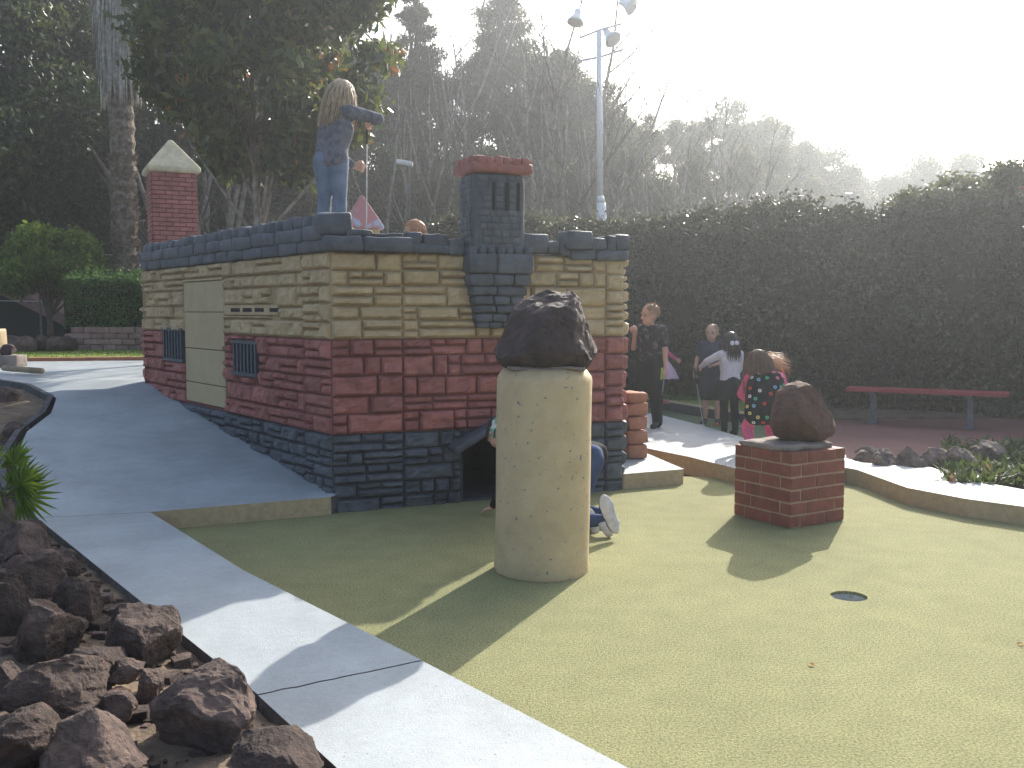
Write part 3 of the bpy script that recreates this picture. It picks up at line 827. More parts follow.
cb=mb.build('shaft',M['column'],col,smooth=True); 
mb=MB(); mb.rblock((.175,5.46,1.178),(.215,.19,.012),Matrix.Identity(3),.015,.014,9,0,.5)
mb.build('mortar_bed',M['mortargrey'],col,smooth=True)
col.rotation_euler=(0,math.radians(.9),0)
def rp1(p):   # hand-like peak leaning right
    q=p.copy()
    if q.z>0: 
        k=q.z; q.x=q.x*(1-.34*k)+.20*k; q.y*=1-.25*k
    else: q.z*=.35
    return q
o=boulder('lava_rock',(.185,5.45,1.275),(.325,.26,.385),M['lava'],5,cuts=9,nz=.065,sub=5,prof=rp1,kmin=.70)
tag(o,'jagged dark rock resting on top of the tan column','rock')

ped=empty('brick_pedestal',(1.96,6.86,0),'low square red brick pedestal with sandy mortar on the green','pedestal')
pc2=Vector((2.0,6.86)); hs=.272; ph=.53; ang=math.radians(31.0)
mb=MB(); mb.box((pc2.x,pc2.y,ph/2-.003),(2*hs-.012,2*hs-.012,ph-.012),ang,0)
# chipped mortar top
mb.rblock((pc2.x-.03,pc2.y,ph+.012),(.25,.22,.024),Matrix.Rotation(ang,3,'Z'),.02,.014,8,1,.5)
mb.build('mortar_core',[M['mortar'],M['mortargrey']],ped)
mb=MB(); rows=6; bh=ph/rows
for j in range(rows):
    z=bh*(j+.5)
    for s in range(4):
        Rm=Matrix.Rotation(ang+s*PI/2,3,'Z'); U=Vector((Rm[0][0],Rm[1][0])); Nn=Vector((-Rm[0][1],-Rm[1][1]))
        cuts=[-hs,hs-.40 if j%2 else hs-.22-.17,hs-.10 if j%2 else hs-.20,hs]
        cuts=[-hs,hs-.20,hs] if j%2==0 else [-hs,-.13,hs-.09,hs] 
        lo,hi=(-hs,hs-.103) if j%2 else (-hs+.103,hs)
        m_=lo+(.16 if (j+s)%3 else .25); cuts=[lo,m_,hi]
        for a,b in zip(cuts,cuts[1:]):
            c=pc2+U*((a+b)/2)+Nn*(hs-.05)
            mb.rblock((c.x,c.y,z),((b-a)/2-.0045,.05+rnd.uniform(0,.002),bh/2-.006),Rm,.005,.0016,3,0,rnd.random())
o=mb.build('brickwork',M['brick'],ped)
def rp2(p):
    q=p.copy()
    k=max(0,q.z+.2); q.x=q.x*(1-.28*k)-.06*k
    if q.z<-.4: q.x*=.92; q.z=-.4+(q.z+.4)*.5
    return q
o=boulder('lava_rock',(2.06,6.86,.735),(.265,.24,.25),M['lava2'],12,(0,math.radians(8),0),cuts=10,nz=.06,sub=5,prof=rp2,kmin=.70)
tag(o,'rounded reddish brown rock set on the brick pedestal','rock')
# salmon stone post at the castle's right end
sp=empty('stone_post',(1.13,8.85,.13),'short post of salmon painted stones at the right end of the castle','stone post')
mb=MB(); z=.13
for h_,w_ in ((.14,.10),(.13,.105),(.13,.10),(.12,.105),(.10,.10)):
    mb.rblock((1.13,8.85,z+h_/2),(w_,.11,h_/2-.001),Matrix.Rotation(.3,3,'Z'),.03,.012,5,0,rnd.random()); z+=h_
mb.build('stones',M['salmon'],sp,smooth=True)

# ------------------------------------------------------------------ rock bed
bed=[ # px centre, py centre, width px, height px, depth y, label
 (137,642,84,72,3.75,'squarish brown boulder touching the walkway edge, upper right of the pile'),
 (82,619,52,58,4.1,'dark rounded boulder just left of the squarish one'),
 (44,640,78,70,3.7,'light topped boulder in the middle left of the pile'),
 (38,598,60,55,4.5,'brown boulder at the back of the pile below the small palm'),
 (22,566,50,50,5.1,'dim boulder furthest back at the left frame edge'),
 (62,706,110,66,3.05,'broad dark ridged boulder near the bottom left of the pile'),
 (200,722,104,92,3.0,'sharp reddish boulder with a flat slanting face by the walkway'),
 (276,757,100,46,2.75,'low grey boulder at the bottom frame edge nearest the walkway'),
 (90,752,120,56,2.75,'rough boulder at the bottom of the pile with crumbly edges'),
 (20,755,80,60,2.7,'boulder in the bottom left corner of the photo'),
 (150,716,30,36,3.25,'small upright dark stone between the broad and the reddish boulders'),
 (128,697,36,24,3.4,'small crumbly stone under the squarish boulder'),
 (118,728,32,30,3.05,'small rusty lump left of the reddish boulder'),
 (66,578,40,30,4.9,'small flat grey stone near the walkway at the back'),
 (8,620,60,80,3.9,'dark boulder cut by the left frame edge'),
 (100,668,60,40,3.45,'half buried brown stone in the middle of the pile'),
 (8,690,50,50,3.1,'dark stone at the left frame edge below the light topped boulder'),
 (30,545,44,30,5.4,'half buried stone right under the small palm'),
]
for i,(px,py,w,h,y,lab) in enumerate(bed):
    x,yy,z=at(px,py,y); s=y/F
    o=boulder('boulder',(x,yy,max(z,T(x,yy)+.08+.3*h*s*.5)),(w*s*.60,w*s*.5*rnd.uniform(.85,1.1),h*s*.60),M['rock'],30+i*3,(rnd.uniform(-.3,.3),rnd.uniform(-.3,.3),rnd.uniform(0,6)),cuts=13,nz=.085,sub=5,kmin=.5)
    tag(o,lab,'boulder','boulders in the bed beside the walkway')
# crumbly soil of the rock bed
rb=MB(); vs=[]; NU=110; ND=26
for i in range(NU+1):
    for j in range(ND+1):
        d=-.012+3.2*(j/ND)**1.7; q=W0+WU*(-.9+7.0*i/NU)+WN*d
        z=.088+.11*min(max(d,0),3)+noise.noise(Vector((q.x*2.2,q.y*2.2,0)))*.05*min(1,d*3+.1)+noise.noise(Vector((q.x*9,q.y*9,4)))*.018
        vs.append((q.x,q.y,z))
rb.add(vs,[(i*(ND+1)+j,(i+1)*(ND+1)+j,(i+1)*(ND+1)+j+1,i*(ND+1)+j+1) for i in range(NU) for j in range(ND)])
M['bedsoil']=mat('bed_soil',(.30,.22,.15),(.10,.075,.055),rough=.95,scale=4,detail=12,bump=.02,bscale=45,stops=(.38,.66))
struct(rb.build('rock_bed',M['bedsoil'],smooth=True))
gv=MB()
for i in range(1100):
    t=rnd.random(); a=W0.lerp(W1,t*1.05); d=abs(rnd.gauss(0,.5))+.03; q=a+WN*d
    s=rnd.uniform(.005,.022) if i%9 else rnd.uniform(.02,.05)
    gv.rblock((q.x,q.y,.088+.11*d+s*.3),(s,s*rnd.uniform(.6,1),s*.7),Matrix.Rotation(rnd.uniform(0,6),3,'Z'),s*.5,s*.3,3,0,rnd.random(),fr=30)
tag(gv.build('gravel',M['rock']),kind='stuff')
for px,py,y,w,h,lab in ((6,404,9.6,26,20,'dark rock inside the sand pocket at the left frame edge'),(14,436,8.4,24,22,'dark rock at the lower tip of the sand pocket beside the ramp')):
    x,yy,z=at(px,py,y); o=boulder('boulder',(x,yy,T(x,yy)+.05),(w*y/F*.6,w*y/F*.5,h*y/F*.6),M['rock'],int(px*7+1),(0,0,1),cuts=12,nz=.08)
    tag(o,lab,'boulder')
# far left bits
mb=MB(); x0,y0,z0=at(2,352,13.2); mb.rblock((x0-.1,13.2,.98),(.12,.12,.26),Matrix.Identity(3),.02,.01,5,0,.5); 
t=mb.build('short_post',M['tan'],smooth=True); tag(t,'short tan painted post at the far left edge','post')
mb=MB(); mb.rblock((x0+.12,13.1,.80),(.2,.16,.09),Matrix.Identity(3),.02,.01,5,0,.5); tag(mb.build('concrete_block',M['mortargrey'],smooth=True),'low concrete block beside the short post at far left','block')
o=boulder('lava_rock',(x0+.14,13.1,.95),(.12,.1,.09),M['lava'],77); tag(o,'small dark rock on the low concrete block at far left','rock')
mb=MB(); a=at(4,374,11.6); b=at(42,374,11.2); mb.tube([(a[0],a[1],.80),(b[0],b[1],.79)],.035,10); tag(mb.build('log',M['wood'],smooth=True),'pale sunlit log lying on the pavement at far left','log')
for i,(px,y) in enumerate(((12,17.5),(26,17.3),(40,17.6),(55,17.4),(66,17.5))):
    x,_,_z=at(px,335,y); o=boulder('border_rock',(x,y,.86),(.2,.16,.18),M['rock'],200+i,(0,0,i))
    tag(o,'dark border rock under the round tree at the lawn edge','rock','dark border rocks under the round tree')
# rocks along the planting bed at right
brs=[(862,458,24,16,8.75),(884,462,34,24,8.5),(908,460,30,22,8.4),(936,458,34,24,8.55),(962,458,36,24,8.3),(868,450,22,10,9.1),(985,450,34,18,8.6)]
for i,(px,py,w,h,y) in enumerate(brs):
    x,yy,z=at(px,py,y); s=y/F
    o=boulder('border_rock',(x,yy,z-.03),(w*s*.62,w*s*.5,h*s*.7),M['paledust'],300+i,(.2,0,i*1.1),cuts=13,nz=.11,kmin=.48,sub=5)
    tag(o,'brown rock in the border between pale kerb and red pavement','rock','rocks edging the planting bed at right')
poly('planting_bed',[(3.0,8.2),(3.5,7.95),(4.1,7.3),(5.6,6.9),(9,4.9),(13,7.5),(9,9.9),(5.3,10.1),(4.3,9.3),(3.1,8.9)],-.05,.09,[M['dirt']])

# ------------------------------------------------------------------ ground plants
def blades(name,n,sampler,length,width,matl,arch=.5,label=None,cat=None,kind=None,seed=3):
    r=random.Random(seed); mb=MB()
    for i in range(n):
        p=Vector(sampler(r)); a=r.uniform(0,2*PI); t=r.uniform(.1,arch); L=length*r.uniform(.5,1.2); w=width*r.uniform(.6,1.2)
        d=Vector((math.cos(a)*math.sin(t),math.sin(a)*math.sin(t),math.cos(t))); s=Vector((-math.sin(a),math.cos(a),0))
        m=p+d*L*.55; e=p+d*L+Vector((d.x,d.y,-.5))*L*.25
        mb.add([p-s*w*.5,p+s*w*.5,m+s*w*.6,e,m-s*w*.6],[(0,1,2,4),(4,2,3)],0,r.random())
    o=mb.build(name,matl)
    return tag(o,label,cat,kind=kind)
def s_bed(r):
    y=r.uniform(7.55,9.7); x=y*r.uniform(.455,.78); return (x,y,.09)
blades('ground_cover',5200,s_bed,.17,.04,L_['bed'],1.2,kind='stuff')
def s_lawn(r):
    x=r.uniform(-14,-4.2); y=r.uniform(14.9,17.9); return (x,y,.75)
blades('grass',6000,s_lawn,.04,.012,L_['palm'],.9,kind='stuff',seed=9)
poly('planting_bed',[(3.7,12.7),(4.2,12.75),(16,14.6),(16,17),(4.25,17),(3.2,14.6)],-.05,.06,[M['dirt']])
def s_verge(r): return (r.uniform(-1,3.2),r.uniform(14.8,16.4),.09)
blades('grass',5000,s_verge,.07,.02,L_['box'],.9,kind='stuff',seed=10)
# dry leaves scattered
mb=MB()
for i in range(9):
    x,y,z=G(rnd.uniform(640,1010),rnd.uniform(520,750)); s=rnd.uniform(.012,.022); a=rnd.uniform(0,6)
    if i==0: x,y,z=G(812,666); s=.02
    if i==1: x,y,z=G(1020,645); s=.02
    if i>1: continue
    ca,sa=math.cos(a)*s,math.sin(a)*s
    mb.add([(x-ca,y-sa,.004),(x+sa*.5,y-ca*.5,.012),(x+ca,y+sa,.006),(x-sa*.5,y+ca*.5,.012)],[(0,1,2),(0,2,3)],0,.9)
tag(mb.build('fallen_leaves',L_['fallen']),kind='stuff')

# small fan palm at the left edge
fp=empty('fan_palm',(-3.02,6.05,.22),'small green fan palm with spiky fronds among the rocks at left','palm')
px0=Vector(at(6,505,5.75)); fp.location=(px0.x,5.75,.15)
r=random.Random(4)
stems=[]
for k,(az,el,L0,fr) in enumerate([(-.1,.15,.12,.27),(.2,.75,.10,.25),(-.35,.55,.18,.2),(1.2,1.1,.22,.2),(2.4,.8,.24,.24),(3.3,.6,.22,.22),(-1.2,.5,.16,.2),(-2.0,.7,.2,.22),(.9,.35,.12,.16)]):
    mb=MB(); hub=Vector((px0.x-.02,5.75,.36))
    d=Vector((math.cos(az)*math.cos(el),math.sin(az)*math.cos(el)*.9,math.sin(el)))
    e=hub+d*L0; mb.tube([Vector((px0.x,5.75,.15)),hub,e],[.012,.009,.006],6,0,.4)
    side=d.cross(Vector((-.45,-.85,.25))).normalized(); up=side.cross(d)
    for q in range(19):
        a=(q-9)/9*1.75; dd=(d*math.cos(a)+side*math.sin(a)).normalized(); L1=fr*(1-.18*abs(a))*r.uniform(.9,1.1)
        w=.012; sd=dd.cross(up).normalized()
        m=e+dd*L1*.5+up*.01; t_=e+dd*L1-Vector((0,0,.03))*r.random()
        mb.add([e,m+sd*w,t_,m-sd*w],[(0,1,2),(0,2,3)],0,r.random())
    mb.build('frond',L_['palm'],fp)
mb=MB(); mb.tube([(px0.x-.02,5.75,.0),(px0.x-.03,5.75,.2),(px0.x-.05,5.76,.40)],[.09,.1,.06],10); mb.build('stem',M['palmbark'],fp,smooth=True)

# ------------------------------------------------------------------ bench
bc=empty('park_bench',(5.2,12.1,.03),'long low red bench with grey legs in front of the tall hedge','bench')
a=Vector(at(848,392,12.6)); b=Vector(at(1009,398,11.7)); zt=.47
d=(b-a); d.z=0; L=d.length; d.normalize(); rz=math.atan2(d.y,d.x); nn=Vector((-d.y,d.x,0)); mid=(a+b)/2
mb=MB()
for k in range(3):
    c=mid+nn*(k-1)*.125; mb.box((c.x,c.y,zt),(L,.115,.045),rz)
bevel(mb.build('seat',M['benchred'],bc),.006,2)
for t in(-.66,.55):
    c=mid+d*L/2*t; mb=MB(); mb.box((c.x,c.y,zt/2),(.07,.07,zt-.05),rz); mb.box((c.x,c.y,zt-.035),(.06,.34,.025),rz); mb.box((c.x,c.y,.035),(.12,.3,.02),rz)
    bevel(mb.build('leg',M['benchleg'],bc),.004,1)

# ------------------------------------------------------------------ floodlight pole and small lamp
PY=24.0
fl=empty('floodlight_pole',(at(601,230,PY)[0],PY,0),'tall white pole carrying three round floodlights on crossbars','light pole')
X=lambda px,py,y=PY: Vector(at(px,py,y))
mb=MB(); b0=X(602,225); t0=X(599,30)
mb.tube([(b0.x,PY,-.1),(b0.x,PY,b0.z),X(601,203)],[.125,.125,.118],14); mb.tube([X(601,203),X(600,196)],[.118,.085],14); mb.tube([X(600,196),t0],[.085,.06],14)
mb.build('pole',M['white'],fl,smooth=True)
mb=MB(); 
mb.tube([X(580,38),X(599,30),X(621,24)],.028,6); mb.tube([X(579,61),X(600,57),X(622,50)],.028,6)
mb.tube([X(580,38),X(580,27)],.02,6); mb.tube([X(621,24),X(621,10)],.02,6); mb.tube([X(622,50),X(622,44)],.02,6); mb.tube([X(579,61),X(579,57)],.02,6)
mb.build('crossbars',M['steel'],fl)
def flood(p,dr,sz):
    dr=Vector(dr).normalized(); q=dr.to_track_quat('Z','Y').to_matrix()
    mb=MB(); pr=[(.02,-1.0),(.35,-.95),(.42,-.5),(.45,-.1),(.8,.55),(1,1.0),(.96,1.04),(.0001,.9)]
    n=20; vs=[];
    for rr,z in pr:
        for k in range(n):
            an=2*PI*k/n; vs.append(Vector(p)+q@Vector((rr*math.cos(an)*sz*.62,rr*math.sin(an)*sz*.62,z*sz*.55)))
    f=[(i*n+k,i*n+(k+1)%n,(i+1)*n+(k+1)%n,(i+1)*n+k) for i in range(len(pr)-1) for k in range(n)]
    mb.add(vs,f,0); o=mb.build('floodlight',[M['white']],fl,smooth=True)
    return o
flood(X(577,16),(-.25,-.3,-1),.34); flood(X(626,4),(.8,-.5,-.55),.34); flood(X(609,35),(.55,-.6,-.85),.36)
sl_=empty('street_lamp',(at(408,200,26)[0],26,T(-2.8,26)),'small flat pale lamp head on a thin pole among the bare trees','street lamp')
mb=MB(); c=X(404,164,26); mb.tube([(X(409,200,26).x,26,T(-2.8,26)),X(409,168,26),X(404,165,26)],.035,8); mb.build('pole',M['benchleg'],sl_)
mb=MB(); mb.rblock((c.x,c.y,c.z+.02),(.24,.16,.07),Matrix.Rotation(.15,3,'Y'),.05,.0,5,0,.5); mb.build('lamp_head',M['white'],sl_,smooth=True)

# ------------------------------------------------------------------ hedges
def hedge(name,path,w,zf,zt_f,nl,size,leaf,label,core):
    """path of (x,y); zt_f(t,x) gives the top height"""
    P=[Vector(p) for p in path]; seg=[(P[i+1]-P[i]).length for i in range(len(P)-1)]; tot=sum(seg)
    def pt(t):
        s=t*tot
        for i,l in enumerate(seg):
            if s<=l or i==len(seg)-1:
                d=(P[i+1]-P[i]).normalized(); return P[i]+d*s, Vector((-d.y,d.x))
            s-=l
    h=empty(name,(P[0].x,P[0].y,zf),label,'hedge')
    mb=MB(); n=int(tot/.35)
    vs=[]
    for i in range(n+1):
        c,nn=pt(i/n); zt_=zt_f(i/n); 
        for k,(s,z) in enumerate(((-1,0),(-1.0,.5),(-.92,.93),(-.6,1),(.6,1),(.92,.93),(1,.5),(1,0))):
            b=noise.noise(Vector((c.x*1.3+s,c.y*1.3,z*3)))*.10
            q=c+nn*(s*(w/2-.13)+b*(1 if s>0 else -1)); vs.append((q.x,q.y,zf+z*(zt_-zf-.13)+(b if k in(3,4) else 0)))
    mb.add(vs,[(8*i+k,8*i+k+1,8*i+9+k,8*i+8+k) for i in range(n) for k in range(7)]+[tuple(range(8)),tuple(8*n+k for k in range(7,-1,-1))])
    o=mb.build('inner_twigs',core); o.parent=h; o.location=-Vector(h.location)
    pts=np.zeros((nl,3)); tt=np.zeros(nl)
    r=random.Random(len(path)*7+nl)
    for i in range(nl):
        t=r.random(); c,nn=pt(t); zt_=zt_f(t); H=zt_-zf
        q=r.random()*(2*H+w)
        lump=noise.noise(Vector((c.x*1.0,c.y*1.0,q*1.0)))*.17+noise.noise(Vector((c.x*3.0,c.y*3.0,q*3.0)))*.15
        dd=-abs(r.gauss(0,.06))+lump
        if q<H: a=c-nn*(w/2+dd); z=zf+q
        elif q<H+w: a=c+nn*(q-H-w/2); z=zt_+dd+( abs(r.gauss(0,.09)) if r.random()<.25 else 0)
        else: a=c+nn*(w/2+dd); z=zf+(q-H-w)
        pts[i]=(a.x-P[0].x,a.y-P[0].y,z-zf); tt[i]=min(1,max(0,r.random()*.7+.12+noise.noise(Vector((c.x*.7+9,c.y*.7,q*.8)))*.6))
    link('foliage',leaves_mesh('foliage',pts,size,.5,.2,leaf,tints=tt),h)
    return h
M['twig']=mat('hedge_interior',(.035,.035,.02),(.015,.016,.010),rough=1,scale=20,bump=.02)
hedge('tall_hedge',[(-1.5,17.6),(2.2,16.6),(4.6,15.0),(7.5,13.4),(12.0,11.6)],1.3,0,lambda t:2.98+.05*math.sin(t*19)+.35*sm(.62,1,t),120000,.085,L_['hedge'],'long tall dark green hedge behind the children and the red bench',M['twig'])
hedge('clipped_hedge',[(at(72,300,18.7)[0],18.7),(-4.5,18.9)],1.0,1.15,lambda t:2.08+.06*math.sin(t*9),22000,.075,L_['box'],'low clipped green hedge on top of the pinkish block wall',M['twig'])
# retaining wall of split blocks
rw=MB(); xa=at(74,340,18.05)[0]; z=.74
for j in range(4):
    x=xa+(0 if j%2 else -.12)
    while x<-4.3:
        rw.rblock((x+.12,18.05,z+.055),(.117,.13,.052),Matrix.Rotation(0,3,'Z'),.012,.012,4,0,rnd.random()); x+=.24
    z+=.11
rwo=rw.build('retaining_wall',M['paver']); tag(rwo,'low pinkish block retaining wall below the clipped hedge','wall')

# ------------------------------------------------------------------ left background
# round small tree
bl=crown_blobs((0,0,1.70),(.92,.8,.66),44,.30,5)
def tz(x,y): return T(x,y)
x,y,z=at(50,320,19.5)
make_tree('round_tree','round bright green small tree with forked trunk beside the green shed','tree',(x,19.5,.78),1.5,.075,bl,17000,.115,L_['bush'],M['bark'],3,forks=24,shell=.45)
# dark evergreens behind, left
def big(name,label,px,y,ztop,rad,seed,leaf,nl=45000,size=.16,group=None,cz=None):
    x=(px-512)/F*y; g=T(x,y); H=ztop-g
    bl=crown_blobs((0,0,H*.58),(rad,rad*.85,H*.42),46,rad*.36,seed)
    return make_tree(name,label,'tree',(x,y,g-.1),H*.8,.22,bl,nl,size,leaf,M['bark'],seed,group,forks=24,shell=.35)
big('evergreen_tree','tall dark evergreen tree filling the left edge behind the shed',20,25,12.5,2.9,21,L_['ever'],60000)
big('evergreen_tree','dark olive evergreen tree left of the palm trunk, lit at its right edge',88,28,12.0,2.6,22,L_['ever2'],50000)
big('evergreen_tree','shaded evergreen tree seen between the palm and the magnolia',195,30,11.5,2.8,23,L_['ever'],40000)
big('evergreen_tree','dark evergreen tree behind the left part of the magnolia crown',290,33,13.5,3.0,24,L_['ever'],40000)
big('evergreen_tree','lowest evergreen tree behind the round tree and the shed',-60,22,9.5,3.0,25,L_['ever'],40000)
# palm trunk
py_=20.2; px_=at(124,200,py_)[0]
pt=empty('palm_tree',(px_,py_,.75),'tall palm with rough brown trunk and a skirt of hanging grey dead fronds','palm tree')
mb=MB(); prf=[]
for i in range(70):
    z=i*.145; rr=.25-.0035*z+.028*(i%2)+rnd.uniform(-.008,.008); prf.append((rr,z))
mb.lathe(prf,(px_,py_,.75),18,0,wob=lambda a,z:1+.10*noise.noise(Vector((math.cos(a)*2,math.sin(a)*2,z*6))))
for i in range(520):    # old leaf bases
    z=.3+rnd.random()*3.6; a=rnd.uniform(0,2*PI); r_=.25
    p=Vector((px_+r_*math.cos(a),py_+r_*math.sin(a),.75+z)); o_=Vector((math.cos(a),math.sin(a),0)); s_=Vector((-math.sin(a),math.cos(a),0))
    mb.add([p-s_*.05,p+s_*.05,p+o_*.06+s_*.02+Vector((0,0,.10)),p+o_*.06-s_*.02+Vector((0,0,.10))],[(0,1,2,3)],0,rnd.random())
mb.build('trunk',M['palmbark'],pt,smooth=False)
mb=MB(); zs0=at(124,112,py_)[2]
for i in range(2600):
    z=zs0+rnd.uniform(-.1,6.0)**1.0 if False else zs0+rnd.random()*6; a=rnd.uniform(0,2*PI); L0=rnd.uniform(.7,1.3); rr=.29+.06*rnd.random()+.12*sm(0,2.5,z-zs0)
    p=Vector((px_+rr*math.cos(a),py_+rr*math.sin(a),z+L0)); q=p+Vector((math.cos(a)*.07+rnd.uniform(-.06,.06),math.sin(a)*.07+rnd.uniform(-.06,.06),-L0)); s_=Vector((-math.sin(a),math.cos(a),0))*rnd.uniform(.01,.032)
    m_=(p+q)/2+Vector((math.cos(a),math.sin(a),0))*.05
    mb.add([p-s_*.4,p+s_*.4,m_+s_,q,m_-s_],[(0,1,2,4),(4,2,3)],0,rnd.random())
mb.build('dead_frond_skirt',M['frond_dead'],pt)
mb=MB()
for k in range(34):
    az=k*2.4; el=rnd.uniform(-.3,1.2); top=Vector((px_,py_,.75+10.2)); d=Vector((math.cos(az)*math.cos(el),math.sin(az)*math.cos(el),math.sin(el)))
    e=top+d*1.3; mb.tube([top,e],[.03,.02],5,0,.3); side=d.cross(Vector((0,0,1))).normalized(); up=side.cross(d)
    for q in range(21):
        a=(q-10)/10*2.1; dd=d*math.cos(a)+side*math.sin(a); L1=.9*(1-.12*abs(a)); w=.035; m_=e+dd*L1*.5; t_=e+dd*L1-Vector((0,0,.18)); sd=dd.cross(up).normalized()
        mb.add([e,m_+sd*w,t_,m_-sd*w],[(0,1,2),(0,2,3)],0,rnd.random())
mb.build('crown',L_['palm'],pt)
# magnolia
mg_y=15.5; mgx=at(256,215,mg_y)[0]
bl=[]
r=random.Random(8)
for i in range(120):
    while True:
        p=Vector((r.uniform(-1,1),r.uniform(-1,1),r.uniform(-1,1)))
        if p.length<1 and (p.length>.45 or r.random()<.4): break
    c=(.22+p.x*2.0,p.y*1.6,4.85+p.z*2.3)
    if c[2]<2.95 or (c[2]<3.4 and c[0]<-1.0): continue
    q=r.uniform(.28,.5); bl.append((c[0],c[1],c[2],q,q,q*.8))
make_tree('magnolia_tree','big dark magnolia with large glossy leaves, some rusty brown, behind the girl','tree',(mgx,mg_y,.85),4.6,.085,bl,21000,.20,L_['magn'],M['palebark'],8,forks=26,aspect=.42,shell=.1,droop=.9)
# shed with sloping shingle roof
sh=empty('green_shed',(at(10,320,22)[0],22,.8),'dark green shed with a sloping pinkish shingle roof at the left edge','shed')
a=Vector(at(-60,252,22)); b=Vector(at(76,318,22))
mb=MB(); mb.add([(a.x,22.1,.6),(b.x-.3,22.1,.6),(b.x-.3,22.1,b.z-.02),(a.x,22.1,a.z-.08),(a.x,25,.6),(b.x-.3,25,.6),(b.x-.3,25,b.z-.02),(a.x,25,a.z-.08)],[(0,1,2,3),(5,4,7,6),(1,5,6,2),(4,0,3,7),(3,2,6,7)])
mb.build('wall',M['darkgreen'],sh)
mb=MB(); th_=.26
mb.add([(a.x,21.8,a.z),(b.x,21.8,b.z),(b.x,25.2,b.z+.0),(a.x,25.2,a.z),(a.x,21.8,a.z-th_),(b.x,21.8,b.z-th_),(b.x,25.2,b.z-th_),(a.x,25.2,a.z-th_)],[(0,1,2,3),(7,6,5,4),(0,4,5,1),(1,5,6,2),(2,6,7,3),(3,7,4,0)])
mb.build('roof',M['roofpink'],sh)
# wire fence behind
wf=empty('wire_fence',(-9,21,.8),'thin wire fence on slim posts behind the round tree','fence')
for px in(-20,40,104,150,196):
    p=Vector(at(px,300,20.6)); mb=MB(); mb.tube([(p.x,20.6,.7),(p.x,20.6,2.75)],.022,6); mb.build('post',M['benchleg'],wf)
mb=MB()
for zz_ in(2.7,2.2,1.7): mb.tube([(at(-20,300,20.6)[0],20.6,zz_),(at(200,300,20.6)[0],20.6,zz_-.05)],.007,4)
mb.build('wire',M['steel'],wf)
# ------------------------------------------------------------------ woods
def bare_tree_mesh(seed,h,stems=4,dense=1.0):
    r=random.Random(seed); tr=MB(); br=MB()
    def grow(p,d,L,rad,lev):
        pts=[p.copy()];rads=[rad];n=6 if lev==0 else 4
        q=p.copy();dd=d.copy()
        for i in range(n):
            dd=(dd+Vector((r.gauss(0,.10),r.gauss(0,.10),r.gauss(.03,.05)))).normalized(); q=q+dd*L/n; pts.append(q.copy()); rads.append(rad*(1-.85*(i+1)/n)+.003)
        (tr if lev==0 else br).tube(pts,rads,6 if lev==0 else (4 if lev==1 else 3),0,r.random(),cap=False)
        if lev<3:
            for k in range(int((9 if lev==0 else 5 if lev==1 else 3)*dense)):
                t=r.uniform(.2,1); i=min(n-1,int(t*n)); s=pts[i].lerp(pts[i+1],t*n-i)
                a=r.uniform(0,2*PI); up=r.uniform(.35,1.3)
                nd=(Vector((math.cos(a),math.sin(a),up))+dd*.4).normalized()
                grow(s,nd,L*r.uniform(.22,.42),max(.005,rads[i]*.42),lev+1)
    for k in range(stems):
        a=2*PI*k/stems+r.random(); p=Vector((math.cos(a)*.25,math.sin(a)*.25,0))
        grow(p,Vector((math.cos(a)*.16+r.gauss(0,.05),math.sin(a)*.16,1)).normalized(),h*r.uniform(.75,1),r.uniform(.055,.105),0)
    return tr,br
protos=[]
for k in range(6):
    t=empty('bare_tree',(0,0,0),'x','tree','leafless pale stemmed trees on the wooded bank')
    tr,br=bare_tree_mesh(50+k,8.5,3+k%3,.8)
    o=tr.build('trunk',M['palebark'],smooth=True); o.parent=t
    o=br.build('branches',M['bark']); o.parent=t
    protos.append(t)
def inst(i,protolist,x,y,s,rz,label,group,used):
    p=protolist[i%len(protolist)]
    if id(p) in used: o=copy_tree(p)
    else: o=p; used.add(id(p))
    o.location=(x,y,T(x,y)-.1); o.scale=(s,s,s*1.0); o.rotation_euler=(0,0,rz); o['label']=label; o['group']=group
    return o
used=set()
spots=[]
r=random.Random(77)
for i in range(62):
    px=r.uniform(375,742) if i<56 else r.uniform(180,375); y=r.uniform(23.5,40)
    spots.append((px,y))
def ytop(px):   # tree line in the photograph
    tb=[(150,-60),(380,-30),(440,-10),(480,-60),(560,-30),(600,20),(640,40),(690,35),(735,130),(800,150),(860,190)]
    for (a,b),(c,d) in zip(tb,tb[1:]):
        if a<=px<=c: return b+(d-b)*(px-a)/(c-a)
    return 150
for i,(px,y) in enumerate(spots):
    x=(px-512)/F*y; zt_=at(px,ytop(px)+r.uniform(0,170),y)[2]; s=max(.35,(zt_-T(x,y))/8.2)
    inst(i,protos,x,y,s,r.uniform(0,6),'leafless tree with thin pale stems on the wooded bank behind the castle','leafless pale stemmed trees on the wooded bank',used)
# olive crowned trees on the bank
ep=[]
for k in range(4):
    bl=crown_blobs((0,0,3.4),(1.75,1.6,2.1),30,.62,90+k)
    t=make_tree('leafy_tree','x','tree',(0,0,0),4.6,.12,bl,16000,.15,L_['ever2'] if k%2 else L_['ever'],M['palebark'],90+k,'leafy trees on the wooded bank',forks=18,shell=.2)
    ep.append(t)
used2=set()
